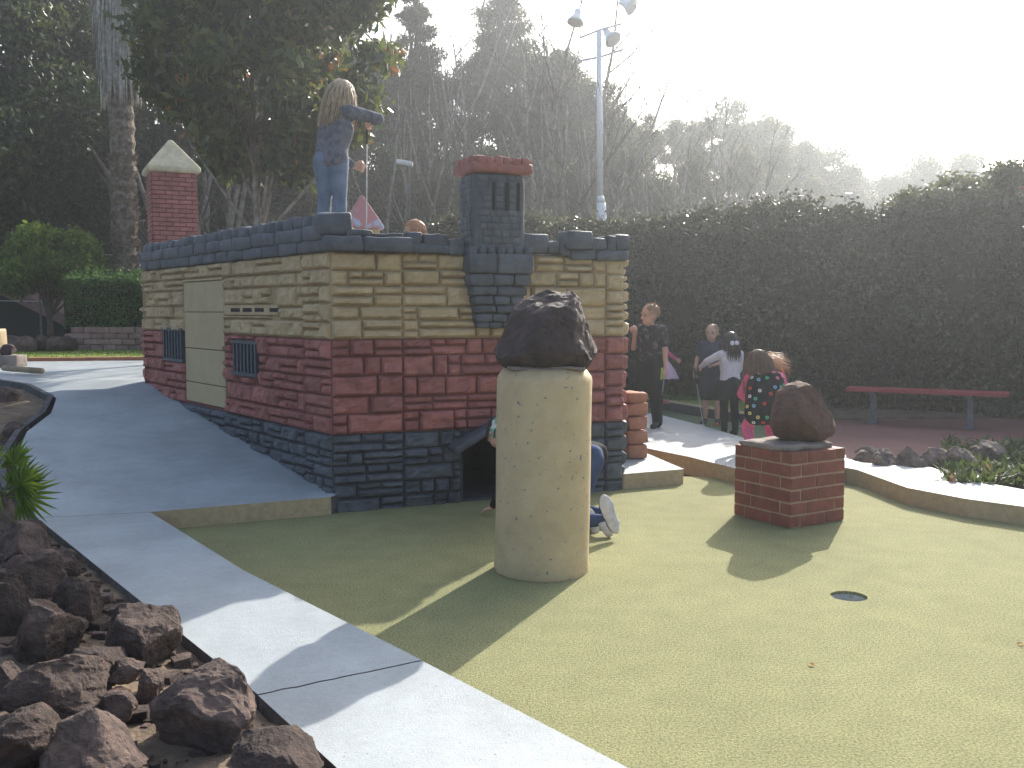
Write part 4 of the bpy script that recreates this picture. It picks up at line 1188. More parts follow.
# (px, y, top py, extra label)
et=[(400,36,70),(430,33,110),(470,38,60),(505,40,20),(545,36,60),(585,38,70),(610,34,120),(640,40,110),(672,44,120),(700,46,115),(730,50,100),(752,48,112),(775,52,128),(800,54,140),(822,56,150),(842,58,165),(860,62,180),(360,38,40),(330,36,20),(560,30,150),(500,30,150),(450,29,160),(630,30,150),(690,34,150),(388,28,150),(735,38,150),(770,42,165),(812,46,175)]
for i,(px,y,pt_) in enumerate(et):
    x=(px-512)/F*y; zt_=at(px,pt_,y)[2]; s=max(.5,(zt_-T(x,y))/5.6)
    inst(i,ep,x,y,s,r.uniform(0,6),'leafy olive green tree among the bare stems on the wooded bank','leafy trees on the wooded bank',used2)
# distant trees right
for i,(px,y,pt_) in enumerate([(885,60,178),(905,62,165),(925,60,158),(945,62,155),(962,58,158),(980,60,165),(1000,62,175),(1030,60,170)]):
    x=(px-512)/F*y; zt_=at(px,pt_,y)[2]; s=max(.5,(zt_-T(x,y))/5.6)
    inst(i,ep,x,y,s,r.uniform(0,6),'hazy distant tree rising above the tall hedge at the right','distant trees above the hedge at right',used2)
# tall pines against the sky
def pine(label,px,y,ztop,seed,dens=1.0,rad=1.4):
    x=(px-512)/F*y; g=T(x,y); H=ztop-g; r=random.Random(seed); bl=[]
    for i in range(int(30*dens)):
        z=H*r.uniform(.35,1.0); k=(1-z/H)*.9+.25; a=r.uniform(0,6.28); rr=rad*k*r.uniform(.2,1)
        q=r.uniform(.28,.6)*(.6+.5*k); bl.append((math.cos(a)*rr,math.sin(a)*rr,z,q*1.2,q*1.2,q*.6))
    make_tree('pine_tree',label,'tree',(x,y,g),H,.16,bl,int(17000*dens),.15,L_['ever2'],M['bark'],seed,forks=30,aspect=.3,shell=.1,droop=.2)
pine('tall thin pine with ragged clumps against the sky, right of the magnolia',418,34,at(418,-30,34)[2],61,.9,1.5)
pine('tallest pine reaching the top of the frame, left of the floodlights',500,38,at(500,-50,38)[2],62,1.3,2.0)
pine('broad pine with an open crown just left of the light pole',560,36,at(560,55,36)[2],63,1.2,2.1)
# undergrowth on the bank: one mass of twigs and dry leaves
r=random.Random(5); mb=MB()
for i in range(9000):
    px=r.uniform(140,900); y=22.5+r.random()**1.3*18; x=(px-512)/F*y; g=T(x,y); L0=r.uniform(.5,2.4)
    p=Vector((x,y,g)); d=Vector((r.gauss(0,.45),r.gauss(0,.45),1)).normalized(); m_=p+d*L0*.5; d2=(d+Vector((r.gauss(0,.4),r.gauss(0,.4),-.1))).normalized(); w=r.uniform(.006,.02)
    mb.tube([p,m_,m_+d2*L0*.5],[w,w*.7,w*.2],3,0,r.random(),cap=False)
M['brush']=mat('brushwood',(.12,.105,.085),(.05,.042,.034),rough=1,scale=6)
tag(mb.build('brushwood',M['brush']),kind='stuff')
P=np.zeros((60000,3))
for i in range(60000):
    px=r.uniform(100,940); y=22.5+r.random()**1.2*22; x=(px-512)/F*y; k=max(0,noise.noise(Vector((x*.6,y*.6,0)))+.35)
    P[i]=(x,y,T(x,y)+r.random()*k*2.0)
o=link('undergrowth',leaves_mesh('undergrowth',P,.15,.6,.1,L_['dry'])); tag(o,kind='stuff')
# taller shrub and reddish shrub above the hedge at right
bl=crown_blobs((0,0,2.85),(1.0,.6,.45),18,.3,7)
x=(955-512)/F*14.2
make_tree('tall_shrub','green shrub rising above the hedge near the right edge','shrub',(x,14.2,0),2.4,.05,bl,9000,.08,L_['ever2'],M['bark'],7,forks=10,shell=.3)
bl=crown_blobs((0,0,3.0),(.7,.5,.5),18,.28,17)
x=(1018-512)/F*13.9
make_tree('tall_shrub','shrub with reddish leaves above the hedge at the right edge','shrub',(x,13.9,0),2.4,.05,bl,8000,.08,L_['redleaf'],M['bark'],17,forks=10,shell=.3)

# ------------------------------------------------------------------ people
TS=bpy.data.scenes.new('workbench')
def caps_mesh(name, caps, voxel, matl, smooth=4, noise_=0, tint=.5):
    """union of tapered capsules and ellipsoids grown into one smooth surface"""
    mb=MB()
    for c in caps:
        if c[0]=='e':
            _,p,r,R=c; mb.ball(p,r,16,12,R=R)
        else:
            p0,p1,r0,r1=c; p0=Vector(p0);p1=Vector(p1)
            n=max(2,int((p1-p0).length/(min(r0,r1)*.45))+1); n=min(n,14)
            mb.tube([p0.lerp(p1,i/(n-1)) for i in range(n)],[r0+(r1-r0)*i/(n-1) for i in range(n)],14)
            mb.ball(p0,r0*.999,14,10); mb.ball(p1,r1*.999,14,10)
    me=bpy.data.meshes.new('tmp'); me.from_pydata([tuple(v) for v in mb.v],[],mb.f); me.update()
    ob=bpy.data.objects.new('tmp',me); TS.collection.objects.link(ob)
    m=ob.modifiers.new('r','REMESH'); m.mode='VOXEL'; m.voxel_size=voxel; m.use_smooth_shade=True
    m=ob.modifiers.new('s','SMOOTH'); m.factor=.5; m.iterations=smooth
    TS.view_layers[0].update(); dg=TS.view_layers[0].depsgraph; dg.update(); out=bpy.data.meshes.new_from_object(ob.evaluated_get(dg))
    bpy.data.objects.remove(ob); out.name=name; out.materials.clear(); out.materials.append(matl)
    if noise_:
        for v in out.vertices: v.co+=v.normal*noise.noise(v.co*22)*noise_
    out.polygons.foreach_set('use_smooth',[True]*len(out.polygons))
    a=out.attributes.new('tint','FLOAT','FACE'); a.data.foreach_set('value',[tint]*len(out.polygons))
    return out
def hand_caps(w, d, side, pn, s, curl=.5, thumb=1):
    """w wrist, d direction of the hand, side towards the index finger, pn palm normal (curl goes that way)"""
    d=Vector(d).normalized(); side=(Vector(side)-d*Vector(side).dot(d)).normalized(); pn=d.cross(side); pn=pn if pn.dot(Vector(_pn_hint[0]))>=0 else -pn
    caps=[]; w=Vector(w)
    pl=.055*s
    for k in(-1,0,1):
        caps.append((w+side*k*.008*s,w+d*pl+side*k*.020*s,.0135*s,.0125*s))
    for k,(off,L) in enumerate(((.027,.040),(.009,.046),(-.009,.043),(-.026,.034))):
        b=w+d*pl*.96+side*off*s
        a1=curl*.9; a2=curl*2.0; a3=curl*2.9
        p1=b+(d*math.cos(a1)+pn*math.sin(a1))*L*.55*s; p2=p1+(d*math.cos(a2)+pn*math.sin(a2))*L*.42*s; p3=p2+(d*math.cos(a3)+pn*math.sin(a3))*L*.3*s
        caps+= [(b,p1,.0088*s,.0082*s),(p1,p2,.0082*s,.0076*s),(p2,p3,.0076*s,.0068*s)]
    b=w+d*.014*s+side*.018*s; p1=b+(side*.75+d*.7+pn*.25).normalized()*.028*s; p2=p1+(d*.8+pn*.6*curl+side*.25).normalized()*.026*s
    caps+=[(b,p1,.0115*s,.0095*s),(p1,p2,.0095*s,.008*s)]
    return caps
_pn_hint=[(0,-1,0)]
SK={}
def skinmat(name,col):
    m=mat(name,col,tuple(c*.9 for c in col),rough=.55,scale=12); m.node_tree.nodes['Principled BSDF'].inputs['Subsurface Weight'].default_value=.12
    m.node_tree.nodes['Principled BSDF'].inputs['Subsurface Radius'].default_value=(.02,.01,.006)
    return m
M['skin']=skinmat('skin',(.55,.33,.24)); M['skin2']=skinmat('skin_tanned',(.42,.25,.17))
def cloth(name,col,col2=None,scale=30,stops=(.35,.65),rough=.9): return mat(name,col,col2,rough=rough,scale=scale,stops=stops,bump=.002,bscale=60,spec=.15)
M['hairblond']=mat('blond_hair',(.58,.44,.29),(.36,.25,.15),rough=.45,scale=30,tint=.45,spec=.5)
M['hairbrown']=mat('brown_hair',(.16,.08,.045),(.09,.045,.025),rough=.45,scale=30,tint=.35,spec=.5)
M['hairdark']=mat('dark_hair',(.035,.024,.020),(.018,.013,.011),rough=.4,scale=30,tint=.35,spec=.5)
M['hairred']=mat('ginger_hair',(.45,.20,.08),(.3,.12,.05),rough=.45,scale=30,tint=.3,spec=.5)
M['hairsandy']=mat('sandy_hair',(.34,.21,.11),(.22,.13,.07),rough=.5,scale=30,tint=.3,spec=.4)
M['eye']=mat('dark_eye',(.02,.015,.012),rough=.2); M['lip']=mat('lips',(.42,.16,.14),rough=.5)
M['jeans']=cloth('blue_jeans',(.19,.235,.30),(.10,.135,.19),6)
M['jeansdark']=cloth('dark_jeans',(.055,.085,.17),(.035,.055,.12),8)
M['greytee']=cloth('striped_grey_knit',(.165,.165,.185),(.11,.11,.13),22,(.44,.54))
M['blacktee']=cloth('black_tee',(.016,.016,.018),(.011,.011,.012))
M['blacktee2']=cloth('black_patterned_tee',(.02,.02,.023),(.12,.12,.13),14,(.40,.46))
M['trackpants']=cloth('track_pants',(.014,.015,.018)); M['navytee']=cloth('navy_tee',(.035,.045,.08)); M['bluepanel']=cloth('blue_cloth',(.10,.22,.38))
M['shorts']=cloth('dark_shorts',(.04,.045,.06)); M['whitecloth']=cloth('white_cloth',(.62,.60,.62),(.5,.48,.51)); M['pinkcloth']=cloth('pink_cloth',(.62,.13,.24),(.52,.10,.19))
M['paleplnk']=cloth('pale_pink_tulle',(.66,.46,.55),(.58,.40,.48)); M['neon']=cloth('neon_green',(.30,.62,.05)); M['shoe']=mat('shoe_black',(.03,.03,.035)); M['shoewhite']=mat('shoe_sole_white',(.55,.54,.52),(.42,.41,.39),scale=30)
M['shoepink']=mat('shoe_pink',(.5,.14,.16)); M['greenstripe']=cloth('green_white_cloth',(.10,.32,.18),(.6,.6,.56),25,(.48,.52))
M['club']=mat('club_steel',(.5,.5,.5),rough=.35,metal=.6); M['grip']=mat('club_grip',(.03,.03,.03)); M['ballorange']=mat('golf_ball_orange',(.8,.16,.04),rough=.4)

def lathe_fn(cs):  # skirt through rings of (centre, radius x, radius y) with ruffles
    mb=MB(); n=48; vs=[]
    for i,(c,rx,ry,am) in enumerate(cs):
        for k in range(n):
            a=2*PI*k/n; f=1+am*math.sin(9*a+i*.5)+am*.6*math.sin(17*a+2)
            vs.append((c[0]+rx*f*math.cos(a),c[1]+ry*f*math.sin(a),c[2]+am*.1*math.sin(13*a)))
    mb.add(vs,[(i*n+k,i*n+(k+1)%n,(i+1)*n+(k+1)%n,(i+1)*n+k) for i in range(len(cs)-1) for k in range(n)])
    return mb
class Person:
    """joints in metres, world frame; J is a dict of points"""
    def __init__(s,loc,H,face,label,group=None,skin='skin',girl=False,J=None,look=None,hands=(.4,.4),voxel=None,headr=1.0):
        s.H=H; s.loc=Vector(loc); s.f=Vector((math.cos(face),math.sin(face),0)); s.r=Vector((s.f.y,-s.f.x,0))  # r = person's right
        h=H
        P=lambda x,y,z: s.loc+s.r*x*h+s.f*y*h+Vector((0,0,z*h))
        s.P=P
        base=dict(head=P(0,.02,.915),neck=P(0,0,.835),chest=P(0,0,.74),waist=P(0,0,.61),pelvis=P(0,0,.535),
          shR=P(.098,0,.795),shL=P(-.098,0,.795),elR=P(.125,-.01,.63),elL=P(-.125,-.01,.63),wrR=P(.135,.03,.49),wrL=P(-.135,.03,.49),
          hipR=P(.05,0,.515),hipL=P(-.05,0,.515),knR=P(.055,.01,.285),knL=P(-.055,.01,.285),anR=P(.06,-.015,.045),anL=P(-.06,-.015,.045),toR=P(.075,.085,.018),toL=P(-.075,.085,.018))
        for k,v in (J or {}).items(): base[k]=v.copy() if isinstance(v,Vector) else P(*v)
        s.J=J=base
        s.look=Vector(look).normalized() if look is not None else s.f.copy()
        s.e=empty('person',tuple(s.loc),label,'person',group)
        s.skin=M[skin]
        s.body(girl,hands,voxel or .0065,headr)
    def put(s,name,me,parent=None):
        o=bpy.data.objects.new(name,me); COL.objects.link(o); p=parent or s.e; o.parent=p
        if parent is None: o.matrix_parent_inverse=s.e.matrix_basis.inverted()
        return o
    def headframe(s):
        J=s.J; upv=(J['head']-J['neck']); upv.normalize(); upv=(upv*.35+Vector((0,0,1))*.65).normalized()
        f=(s.look-upv*s.look.dot(upv)).normalized(); r=f.cross(upv)
        return r,f,upv
    def arm_r(s): return (.030*s.H,.024*s.H,.019*s.H,.0155*s.H)
    def body(s,girl,hands,vox,hr):
        J=s.J;h=s.H; caps=[]; r,f,u=s.headframe(); hd=J['head']; hs=h*hr
        R=Matrix((r,f,u)).transposed()
        caps.append(('e',hd+u*.015*hs,(.058*hs,.070*hs,.072*hs),R))
        caps.append(('e',hd-u*.035*hs+f*.022*hs,(.044*hs,.047*hs,.048*hs),R))       # jaw
        caps.append((hd+f*.066*hs+u*.005*hs,hd+f*.079*hs-u*.016*hs,.006*hs,.010*hs)) # nose
        for sg in(-1,1): caps.append(('e',hd+r*sg*.060*hs-u*.005*hs,(.008*hs,.013*hs,.020*hs),R)) # ears
        caps.append((hd-u*.05*hs,J['neck']-Vector((0,0,.02*h)),.027*h,.034*h))
        cr=.062 if not girl else .058
        sr=(J['shR']-J['shL']).normalized()
        caps.append((J['shL']+sr*.02*h,J['shR']-sr*.02*h,.034*h,.034*h))
        for k in(-.045,0,.045):
            caps.append((J['chest']+sr*k*h,J['waist']+sr*k*.75*h,.055*h,.050*h)); caps.append((J['neck']*.25+J['chest']*.75+sr*k*h,J['chest']+sr*k*h,.045*h,.055*h))
            caps.append((J['waist']+sr*k*.75*h,J['pelvis']+sr*k*.9*h,.050*h,.056*h))
        for S_ in 'RL':
            a,b,c=J['sh'+S_],J['el'+S_],J['wr'+S_]
            caps.append((a,b,.031*h,.022*h)); caps.append((b,c,.023*h,.0145*h))
            hp,kn,an,to=J['hip'+S_],J['kn'+S_],J['an'+S_],J['to'+S_]
            caps.append((hp,kn,.055*h,.034*h)); m=kn.lerp(an,.3); back=(s.f*-.006*h); caps.append((kn,m+back,.033*h,.034*h)); caps.append((m+back,an,.034*h,.020*h))
            caps.append((an-Vector((0,0,.012*h)),to,.020*h,.016*h)); caps.append((an-(to-an).normalized()*.012*h,to,.017*h,.015*h))
            i=0 if S_=='R' else 1
            if hands[i] is not None:
                spec=hands[i]
                d=(c-b).normalized(); cu=spec; sd=s.f
                if isinstance(spec,tuple): cu,d,sd,_pn_hint[0]=spec
                else: _pn_hint[0]=tuple(-s.r if S_=='R' else s.r)
                if abs(Vector(d).normalized().dot(Vector(sd).normalized()))>.93: sd=Vector((0,0,1))
                caps+=hand_caps(c,d,sd,None,h*.76/1.0*1.05,cu)
        s.o=s.put('body',caps_mesh('body',caps,vox,s.skin,5))
        # face
        mb=MB()
        for sg in(-1,1):
            p=hd+f*.062*hs+r*sg*.024*hs+u*.006*hs
            mb=MB(); mb.ball(p,(.0095*hs,.007*hs,.006*hs),10,8,R=R); o=mb.build('eye',M['eye'],None,True); o.parent=s.o
            mb=MB(); mb.tube([p+f*.006*hs+u*.016*hs-r*.011*hs,p+f*.007*hs+u*.019*hs,p+f*.006*hs+u*.016*hs+r*.011*hs],[.0022*hs,.0032*hs,.002*hs],6); o=mb.build('eyebrow',M['hairsandy'],None,True); o.parent=s.o
        p=hd+f*.066*hs-u*.036*hs; mb=MB(); mb.ball(p,(.017*hs,.006*hs,.005*hs),10,6,R=R); o=mb.build('mouth',M['lip'],None,True); o.parent=s.o
        for c in s.o.children_recursive: c.matrix_parent_inverse=s.e.matrix_basis.inverted()@Matrix.Identity(4) if False else s.o.matrix_parent_inverse.copy()@Matrix.Identity(4)
        # o.parent=body whose world matrix is identity
        for c in s.o.children_recursive: c.matrix_parent_inverse=Matrix.Identity(4)
    def shirt(s,matl,sleeve=.55,long=False,g=.012,name='shirt',hem='pelvis',hemf=.35):
        J=s.J;h=s.H;caps=[];g=g*1.0; sr=(J['shR']-J['shL']).normalized()
        caps.append((J['shL']+sr*.02*h,J['shR']-sr*.02*h,.034*h+g,.034*h+g))
        low=J['waist'].lerp(J['pelvis'],min(1,hemf+.3))
        for k in(-.045,0,.045):
            caps.append((J['neck']*.25+J['chest']*.75+sr*k*h,J['chest']+sr*k*h,.045*h+g,.055*h+g)); caps.append((J['chest']+sr*k*h,J['waist']+sr*k*.78*h,.055*h+g,.052*h+g)); caps.append((J['waist']+sr*k*.78*h,low+sr*k*.9*h,.052*h+g,.053*h+g))
        for S_ in 'RL':
            a,b,c=J['sh'+S_],J['el'+S_],J['wr'+S_]
            if long: caps.append((a,b,.032*h+g,.024*h+g)); caps.append((b,b.lerp(c,.92),.024*h+g*.9,.017*h+g*.6))
            elif sleeve: caps.append((a,a.lerp(b,sleeve),.033*h+g,.030*h+g*1.2))
        return s.put(name,caps_mesh(name,caps,.011,matl,2,.004))
    def trousers(s,matl,to=1.0,g=.009,name='trousers',w=0):
        J=s.J;h=s.H;caps=[]; sr=(J['hipR']-J['hipL']).normalized()
        for k in(-.045,0,.045): caps.append((J['waist'].lerp(J['pelvis'],.45)+sr*k*.8*h,J['pelvis']+sr*k*.95*h,.050*h+g,.057*h+g))
        for S_ in 'RL':
            hp,kn,an=J['hip'+S_],J['kn'+S_],J['an'+S_]
            if to<=.5: e=hp.lerp(kn,to*2); caps.append((hp,e,.055*h+g,.045*h+g*1.5))
            else:
                caps.append((hp,kn,.055*h+g,.035*h+g+w)); m=kn.lerp(an,.3)-s.f*.006*h; caps.append((kn,m,.035*h+g+w,.036*h+g+w)); caps.append((m,an.lerp(kn,-.02),.036*h+g+w,.024*h+g+w))
        return s.put(name,caps_mesh(name,caps,.011,matl,2,.003))
    def shoes(s,matl,g=.008,sole=None):
        J=s.J;h=s.H
        for S_ in 'RL':
            an,to=J['an'+S_],J['to'+S_]; d=(to-an).normalized()
            caps=[(an-Vector((0,0,.010*h)) ,to,.021*h+g,.018*h+g),(an-d*.012*h-Vector((0,0,.012*h)),to,.019*h+g,.016*h+g)]
            s.put('shoe',caps_mesh('shoe',caps,.009,matl,1))
    def hair(s,matl,strands=0,length=.0,cap=(.064,.074,.074),back=.012,up=.022,seed=1,flow=None,spread=1.0,w=.004,name='hair',thick=.35,short=0):
        h=s.H; r,f,u=s.headframe(); hd=s.J['head']; R=Matrix((r,f,u)).transposed()
        mb=MB(); rr=random.Random(seed)
        # scalp: part of an ellipsoid behind the brow line
        tmp=MB(); tmp.ball((0,0,0),1,28,20)
        vs=[];keep=[]
        for v in tmp.v:
            q=Vector((v[0]*cap[0]*h,v[1]*cap[1]*h,v[2]*cap[2]*h))
            q*=1+.05*noise.noise(Vector(v)*4+Vector((seed,0,0)))+.03*noise.noise(Vector(v)*11)
            vs.append(hd+R@(q+Vector((0,-back*h,up*h))))
            keep.append(not (v[1]>.38 and v[2]<.24) and v[2]>-.62 and not(abs(v[0])>.7 and v[2]<-.1 and v[1]>-.1))
        mb.add(vs,[fc for fc in tmp.f if all(keep[i] for i in fc)],0,.45)
        if strands:
            fl=Vector(flow) if flow else Vector((0,0,-1))
            for i in range(strands):
                a=rr.uniform(-PI*.78,PI*.78); el=rr.uniform(-.3,1.2)
                dl=Vector((math.sin(a)*math.cos(el),-math.cos(a)*math.cos(el),math.sin(el)))
                p0=hd+R@Vector((dl.x*cap[0]*h*1.0,dl.y*cap[1]*h-back*h,dl.z*cap[2]*h+up*h))
                L0=length*h*rr.uniform(.7,1.05)+ (0 if short else (p0-hd).dot(u))
                out=(R@Vector((dl.x,dl.y,0))).normalized()
                pts=[p0]; q=p0.copy(); n=9
                for k in range(n):
                    t=(k+1)/n
                    dd=(fl.normalized()*(.75+.6*t)+out*(.50-.62*t)*spread*.6+Vector((rr.gauss(0,.13),rr.gauss(0,.13),rr.gauss(0,.05)))).normalized()
                    q=q+dd*L0/n
                    # keep outside the skull
                    dv=q-(hd+u*up*h*.5); 
                    if dv.length<.066*h: q=q+dv.normalized()*(.066*h-dv.length)
                    pts.append(q.copy())
                ww=w*rr.uniform(.7,1.5)
                mb.tube(pts,[ww*(1-.75*k/n) for k in range(n+1)],4,0,rr.random(),cap=False)
        o=mb.build(name,matl,None,True); o.parent=s.e; o.matrix_parent_inverse=s.e.matrix_basis.inverted()
        return o
def make_club(label,grip,head_,face=(1,0,0),parent_label=None):
    g=Vector(grip);hd=Vector(head_); c=empty('putter',tuple(hd),label,'golf club','putters in the children\'s hands')
    d=(hd-g).normalized()
    mb=MB(); mb.tube([g+d*.2,hd],[.0055,.0045],8); o=mb.build('shaft',M['club'],c)
    mb=MB(); mb.tube([g,g+d*.22],[.012,.009],10); mb.build('grip',M['grip'],c)
    mb=MB(); fv=Vector(face).normalized(); a=math.atan2(fv.y,fv.x); mb.rblock(hd+fv*.04,(.055,.016,.012),Matrix.Rotation(a,3,'Z'),.006,0,4,0,.5); mb.build('head',M['club'],c,smooth=True)
    return c


def X_(px,py,y): return Vector(at(px,py,y))
# --- girl on the roof of the castle, seen from behind, holding a club with both hands
fa=math.radians(65)   # facing away and to the right
w0=at(333,200,7.70)
g1p=Person((w0[0],7.70,1.9),1.46,fa,'girl with long blond hair, grey knit top and jeans standing on the castle roof',girl=True,
  J=dict(head=X_(343,98,7.78),neck=X_(338,115,7.72),chest=X_(336,131,7.72),waist=X_(332,149,7.70),pelvis=X_(331,161,7.69),
    shR=X_(350,112,7.66),shL=X_(324,117,7.76),elR=X_(379,119,7.78),wrR=X_(373,122,7.94),elL=X_(333,150,7.94),wrL=X_(354,166,7.97),
    hipR=X_(338.5,166,7.68),hipL=X_(323.5,166,7.71),knR=X_(340,197,7.66),knL=X_(325,197,7.70)),
  look=(.75,.6,-.45),hands=((1.0,(-.6,.3,-.2),(0,0,1),(0,1,0)),(1.0,(1,.1,-.15),(0,0,1),(0,1,0))))
g1p.trousers(M['jeans'],g=.003); g1p.shirt(M['greytee'],long=True,g=.010,hemf=.7); g1p.shoes(M['shoewhite'])
g1p.hair(M['hairblond'],460,.185,cap=(.066,.078,.076),seed=3,flow=(-.16,-.1,-1),w=.0036,spread=.95)
c=make_club('steel putter held upright by the girl on the castle roof',X_(367,117,8.02),Vector((X_(366,232,8.02).x,8.02,1.93)),(1,.3,0))

# --- boy in black standing at the end of the castle
bx,by,_z=G(650,427,.13)
b1=Person((bx,by,.13),1.43,math.radians(232),'boy in black patterned tee and black track pants standing with a hand at his mouth',J=dict(
    elR=(.15,.02,.645),wrR=(.085,.115,.765),shR=(.098,.01,.80),elL=(-.125,-.01,.63),wrL=(-.15,.02,.485),anR=(.065,.05,.045),toR=(.08,.15,.018),knR=(.06,.06,.285)),
    look=(-.93,-.42,-.05),hands=((.8,(-.45,-.3,.75),(.7,-.5,0),(-.3,.4,.2)),.35))
b1.shirt(M['blacktee2'],.6,g=.016,hemf=.7); b1.trousers(M['trackpants'],g=.014,w=.012); b1.shoes(M['shoe'])
b1.hair(M['hairsandy'],260,short=1,length=.022,seed=5,cap=(.064,.075,.070),flow=(0,0,1),spread=.5,w=.003)
mb=MB(); hp,kn=b1.J['hipL'],b1.J['knL']; o_=(-b1.r*.075+b1.f*.035)*b1.H
p0,p1=hp.lerp(kn,.1)+o_,hp.lerp(kn,.52)+o_*.88
mb.tube([p0,p1],.011,8); o=mb.build('pocket_stripe',M['neon'],None,True); o.parent=b1.e; o.matrix_parent_inverse=b1.e.matrix_basis.inverted()
# --- boy in navy with a club
bx,by,_z=G(711,424,.012)
b2=Person((bx,by,.012),1.30,math.radians(250),'boy in navy tee and dark shorts holding a putter on the far green',J=dict(
    elR=(.15,-.02,.65),wrR=(.165,.05,.52),elL=(-.13,.03,.64),wrL=(-.04,.14,.60)),look=(-.5,-.85,-.12),hands=((.9,(-.1,-.3,-.9),(0,-1,0),(1,0,0)),.6))
b2.shirt(M['navytee'],.55,g=.016,hemf=.6); b2.trousers(M['shorts'],to=.47,g=.014,name='shorts'); b2.shoes(M['shoe'])
b2.hair(M['hairsandy'],160,short=1,length=.014,seed=6,cap=(.062,.073,.068),flow=(0,0,1),spread=.4,w=.003)
wr=b2.J['wrR']; make_club('putter standing beside the leg of the boy in navy',wr+Vector((-.01,-.03,.06)),Vector((G(688,417,.012)[0],by-.25,.025)),(-1,-.3,0))
# --- girl in white top and black tutu, back to the camera
gx_,gy_,_z=G(729,436,.012)
g2=Person((gx_,gy_,.012),1.22,math.radians(105),'girl with dark hair, white top and black tutu seen from behind',girl=True,J=dict(
    elL=(-.20,.10,.72),wrL=(-.19,.24,.66),elR=(.13,.06,.64),wrR=(.10,.18,.56)),look=(-.5,.8,-.1),hands=(.5,.5))
g2.shirt(M['whitecloth'],long=True,g=.012,hemf=.6); g2.trousers(M['trackpants'],g=.006,name='leggings'); g2.shoes(M['shoe'])
J=g2.J; pz=J['pelvis']; h=g2.H
me=lathe_fn([((pz.x,pz.y,pz.z+.05*h),.062*h,.055*h,.0),((pz.x,pz.y,pz.z-.01*h),.115*h,.105*h,.05),((pz.x,pz.y,pz.z-.09*h),.155*h,.145*h,.09),((pz.x,pz.y,pz.z-.17*h),.18*h,.17*h,.20)])
o=me.build('tutu',M['trackpants'],None,True); o.parent=g2.e; o.matrix_parent_inverse=g2.e.matrix_basis.inverted()
g2.hair(M['hairdark'],260,.20,seed=7,cap=(.066,.078,.074),w=.005,spread=.8)
hb=J['head']-g2.f*.085*h+Vector((0,0,.0))
for s_ in(-1,1):
    mb=MB(); c0=J['head']-g2.f*.098*h+g2.r*s_*.022*h+Vector((0,0,-.01*h))
    for k in range(7):
        a=2*PI*k/7; mb.ball(c0+(g2.r*math.cos(a)+Vector((0,0,1))*math.sin(a))*.014*h,(.010*h,.006*h,.010*h),8,6)
    mb.ball(c0-g2.f*.006,(.007*h,)*3,8,6); o=mb.build('hair_flower',M['white'],None,True); o.parent=g2.e; o.matrix_parent_inverse=g2.e.matrix_basis.inverted()
b=MB(); x,y,z=G(717,426,.012); b.ball((x,y,.012+.0215),.0215,16,12); tag(b.build('golf_ball',M['ballorange'],smooth=True),'orange golf ball on the far green between the two children','golf ball')
x,y,z=G(740,428,.012)
make_club('putter held low by the girl in the black tutu, its dark head by her feet',g2.J['wrR']+Vector((0,.04,.03)),Vector((x,y,.025)),(1,0,0))
# --- little girl in pink behind the boy in black
kx,ky=X_(659,380,14.0).x,14.0
k3=Person((kx,ky,.13),1.12,math.radians(-35),'small girl in pink top and pale tutu dress half hidden behind the boy in black',girl=True,J=dict(
    elL=(-.17,.03,.66),wrL=(-.16,.17,.58),elR=(.14,0,.64),wrR=(.13,.1,.6)),hands=(.4,.4))
k3.shirt(M['pinkcloth'],long=True,g=.012,hemf=.7); k3.trousers(M['whitecloth'],g=.005,name='tights'); k3.shoes(M['shoepink'])
J=k3.J; pz=J['pelvis']; h=k3.H
me=lathe_fn([((pz.x,pz.y,pz.z+.07*h),.066*h,.058*h,.0),((pz.x,pz.y,pz.z+.01*h),.13*h,.12*h,.05),((pz.x,pz.y,pz.z-.09*h),.19*h,.18*h,.07),((pz.x,pz.y,pz.z-.20*h),.23*h,.21*h,.09)])
o=me.build('tulle_skirt',M['paleplnk'],None,True); o.parent=k3.e; o.matrix_parent_inverse=k3.e.matrix_basis.inverted()
k3.hair(M['hairbrown'],160,.16,seed=9,w=.005)
# --- crouching girl in dotted vest, seen from behind, over the putter
cy=9.25
q0=G(760,446,.13)
Z=lambda x,y,z:Vector((x,y,z))
cx=X_(766,400,cy).x
g4=Person((cx,cy,.13),1.28,math.radians(80),'girl in dotted black vest with pink sleeves bending down behind the brick pedestal',girl=True,J=dict(
    pelvis=Z(cx-.02,cy,.52),waist=Z(cx-.01,cy+.02,.66),chest=Z(cx+.02,cy+.10,.80),neck=Z(cx-.02,cy+.20,.895),head=Z(cx-.03,cy+.25,.975),
    shR=Z(cx+.155,cy+.10,.84),shL=Z(cx-.12,cy+.16,.83),elR=Z(cx+.25,cy+.22,.68),wrR=Z(cx+.18,cy+.38,.55),elL=Z(cx-.16,cy+.32,.66),wrL=Z(cx-.02,cy+.45,.55),
    hipR=Z(cx+.05,cy,.50),hipL=Z(cx-.09,cy,.50),knR=Z(cx+.09,cy+.16,.36),knL=Z(cx-.15,cy+.12,.36),anR=Z(cx+.08,cy-.02,.19),anL=Z(cx-.15,cy-.03,.19),toR=Z(cx+.10,cy+.12,.15),toL=Z(cx-.16,cy+.10,.15)),
    look=(-.5,.8,-.6),hands=(.7,.7))
g4.shirt(M['pinkcloth'],long=True,g=.018,hemf=.4); g4.trousers(M['pinkcloth'],g=.012); g4.shoes(M['shoepink'])
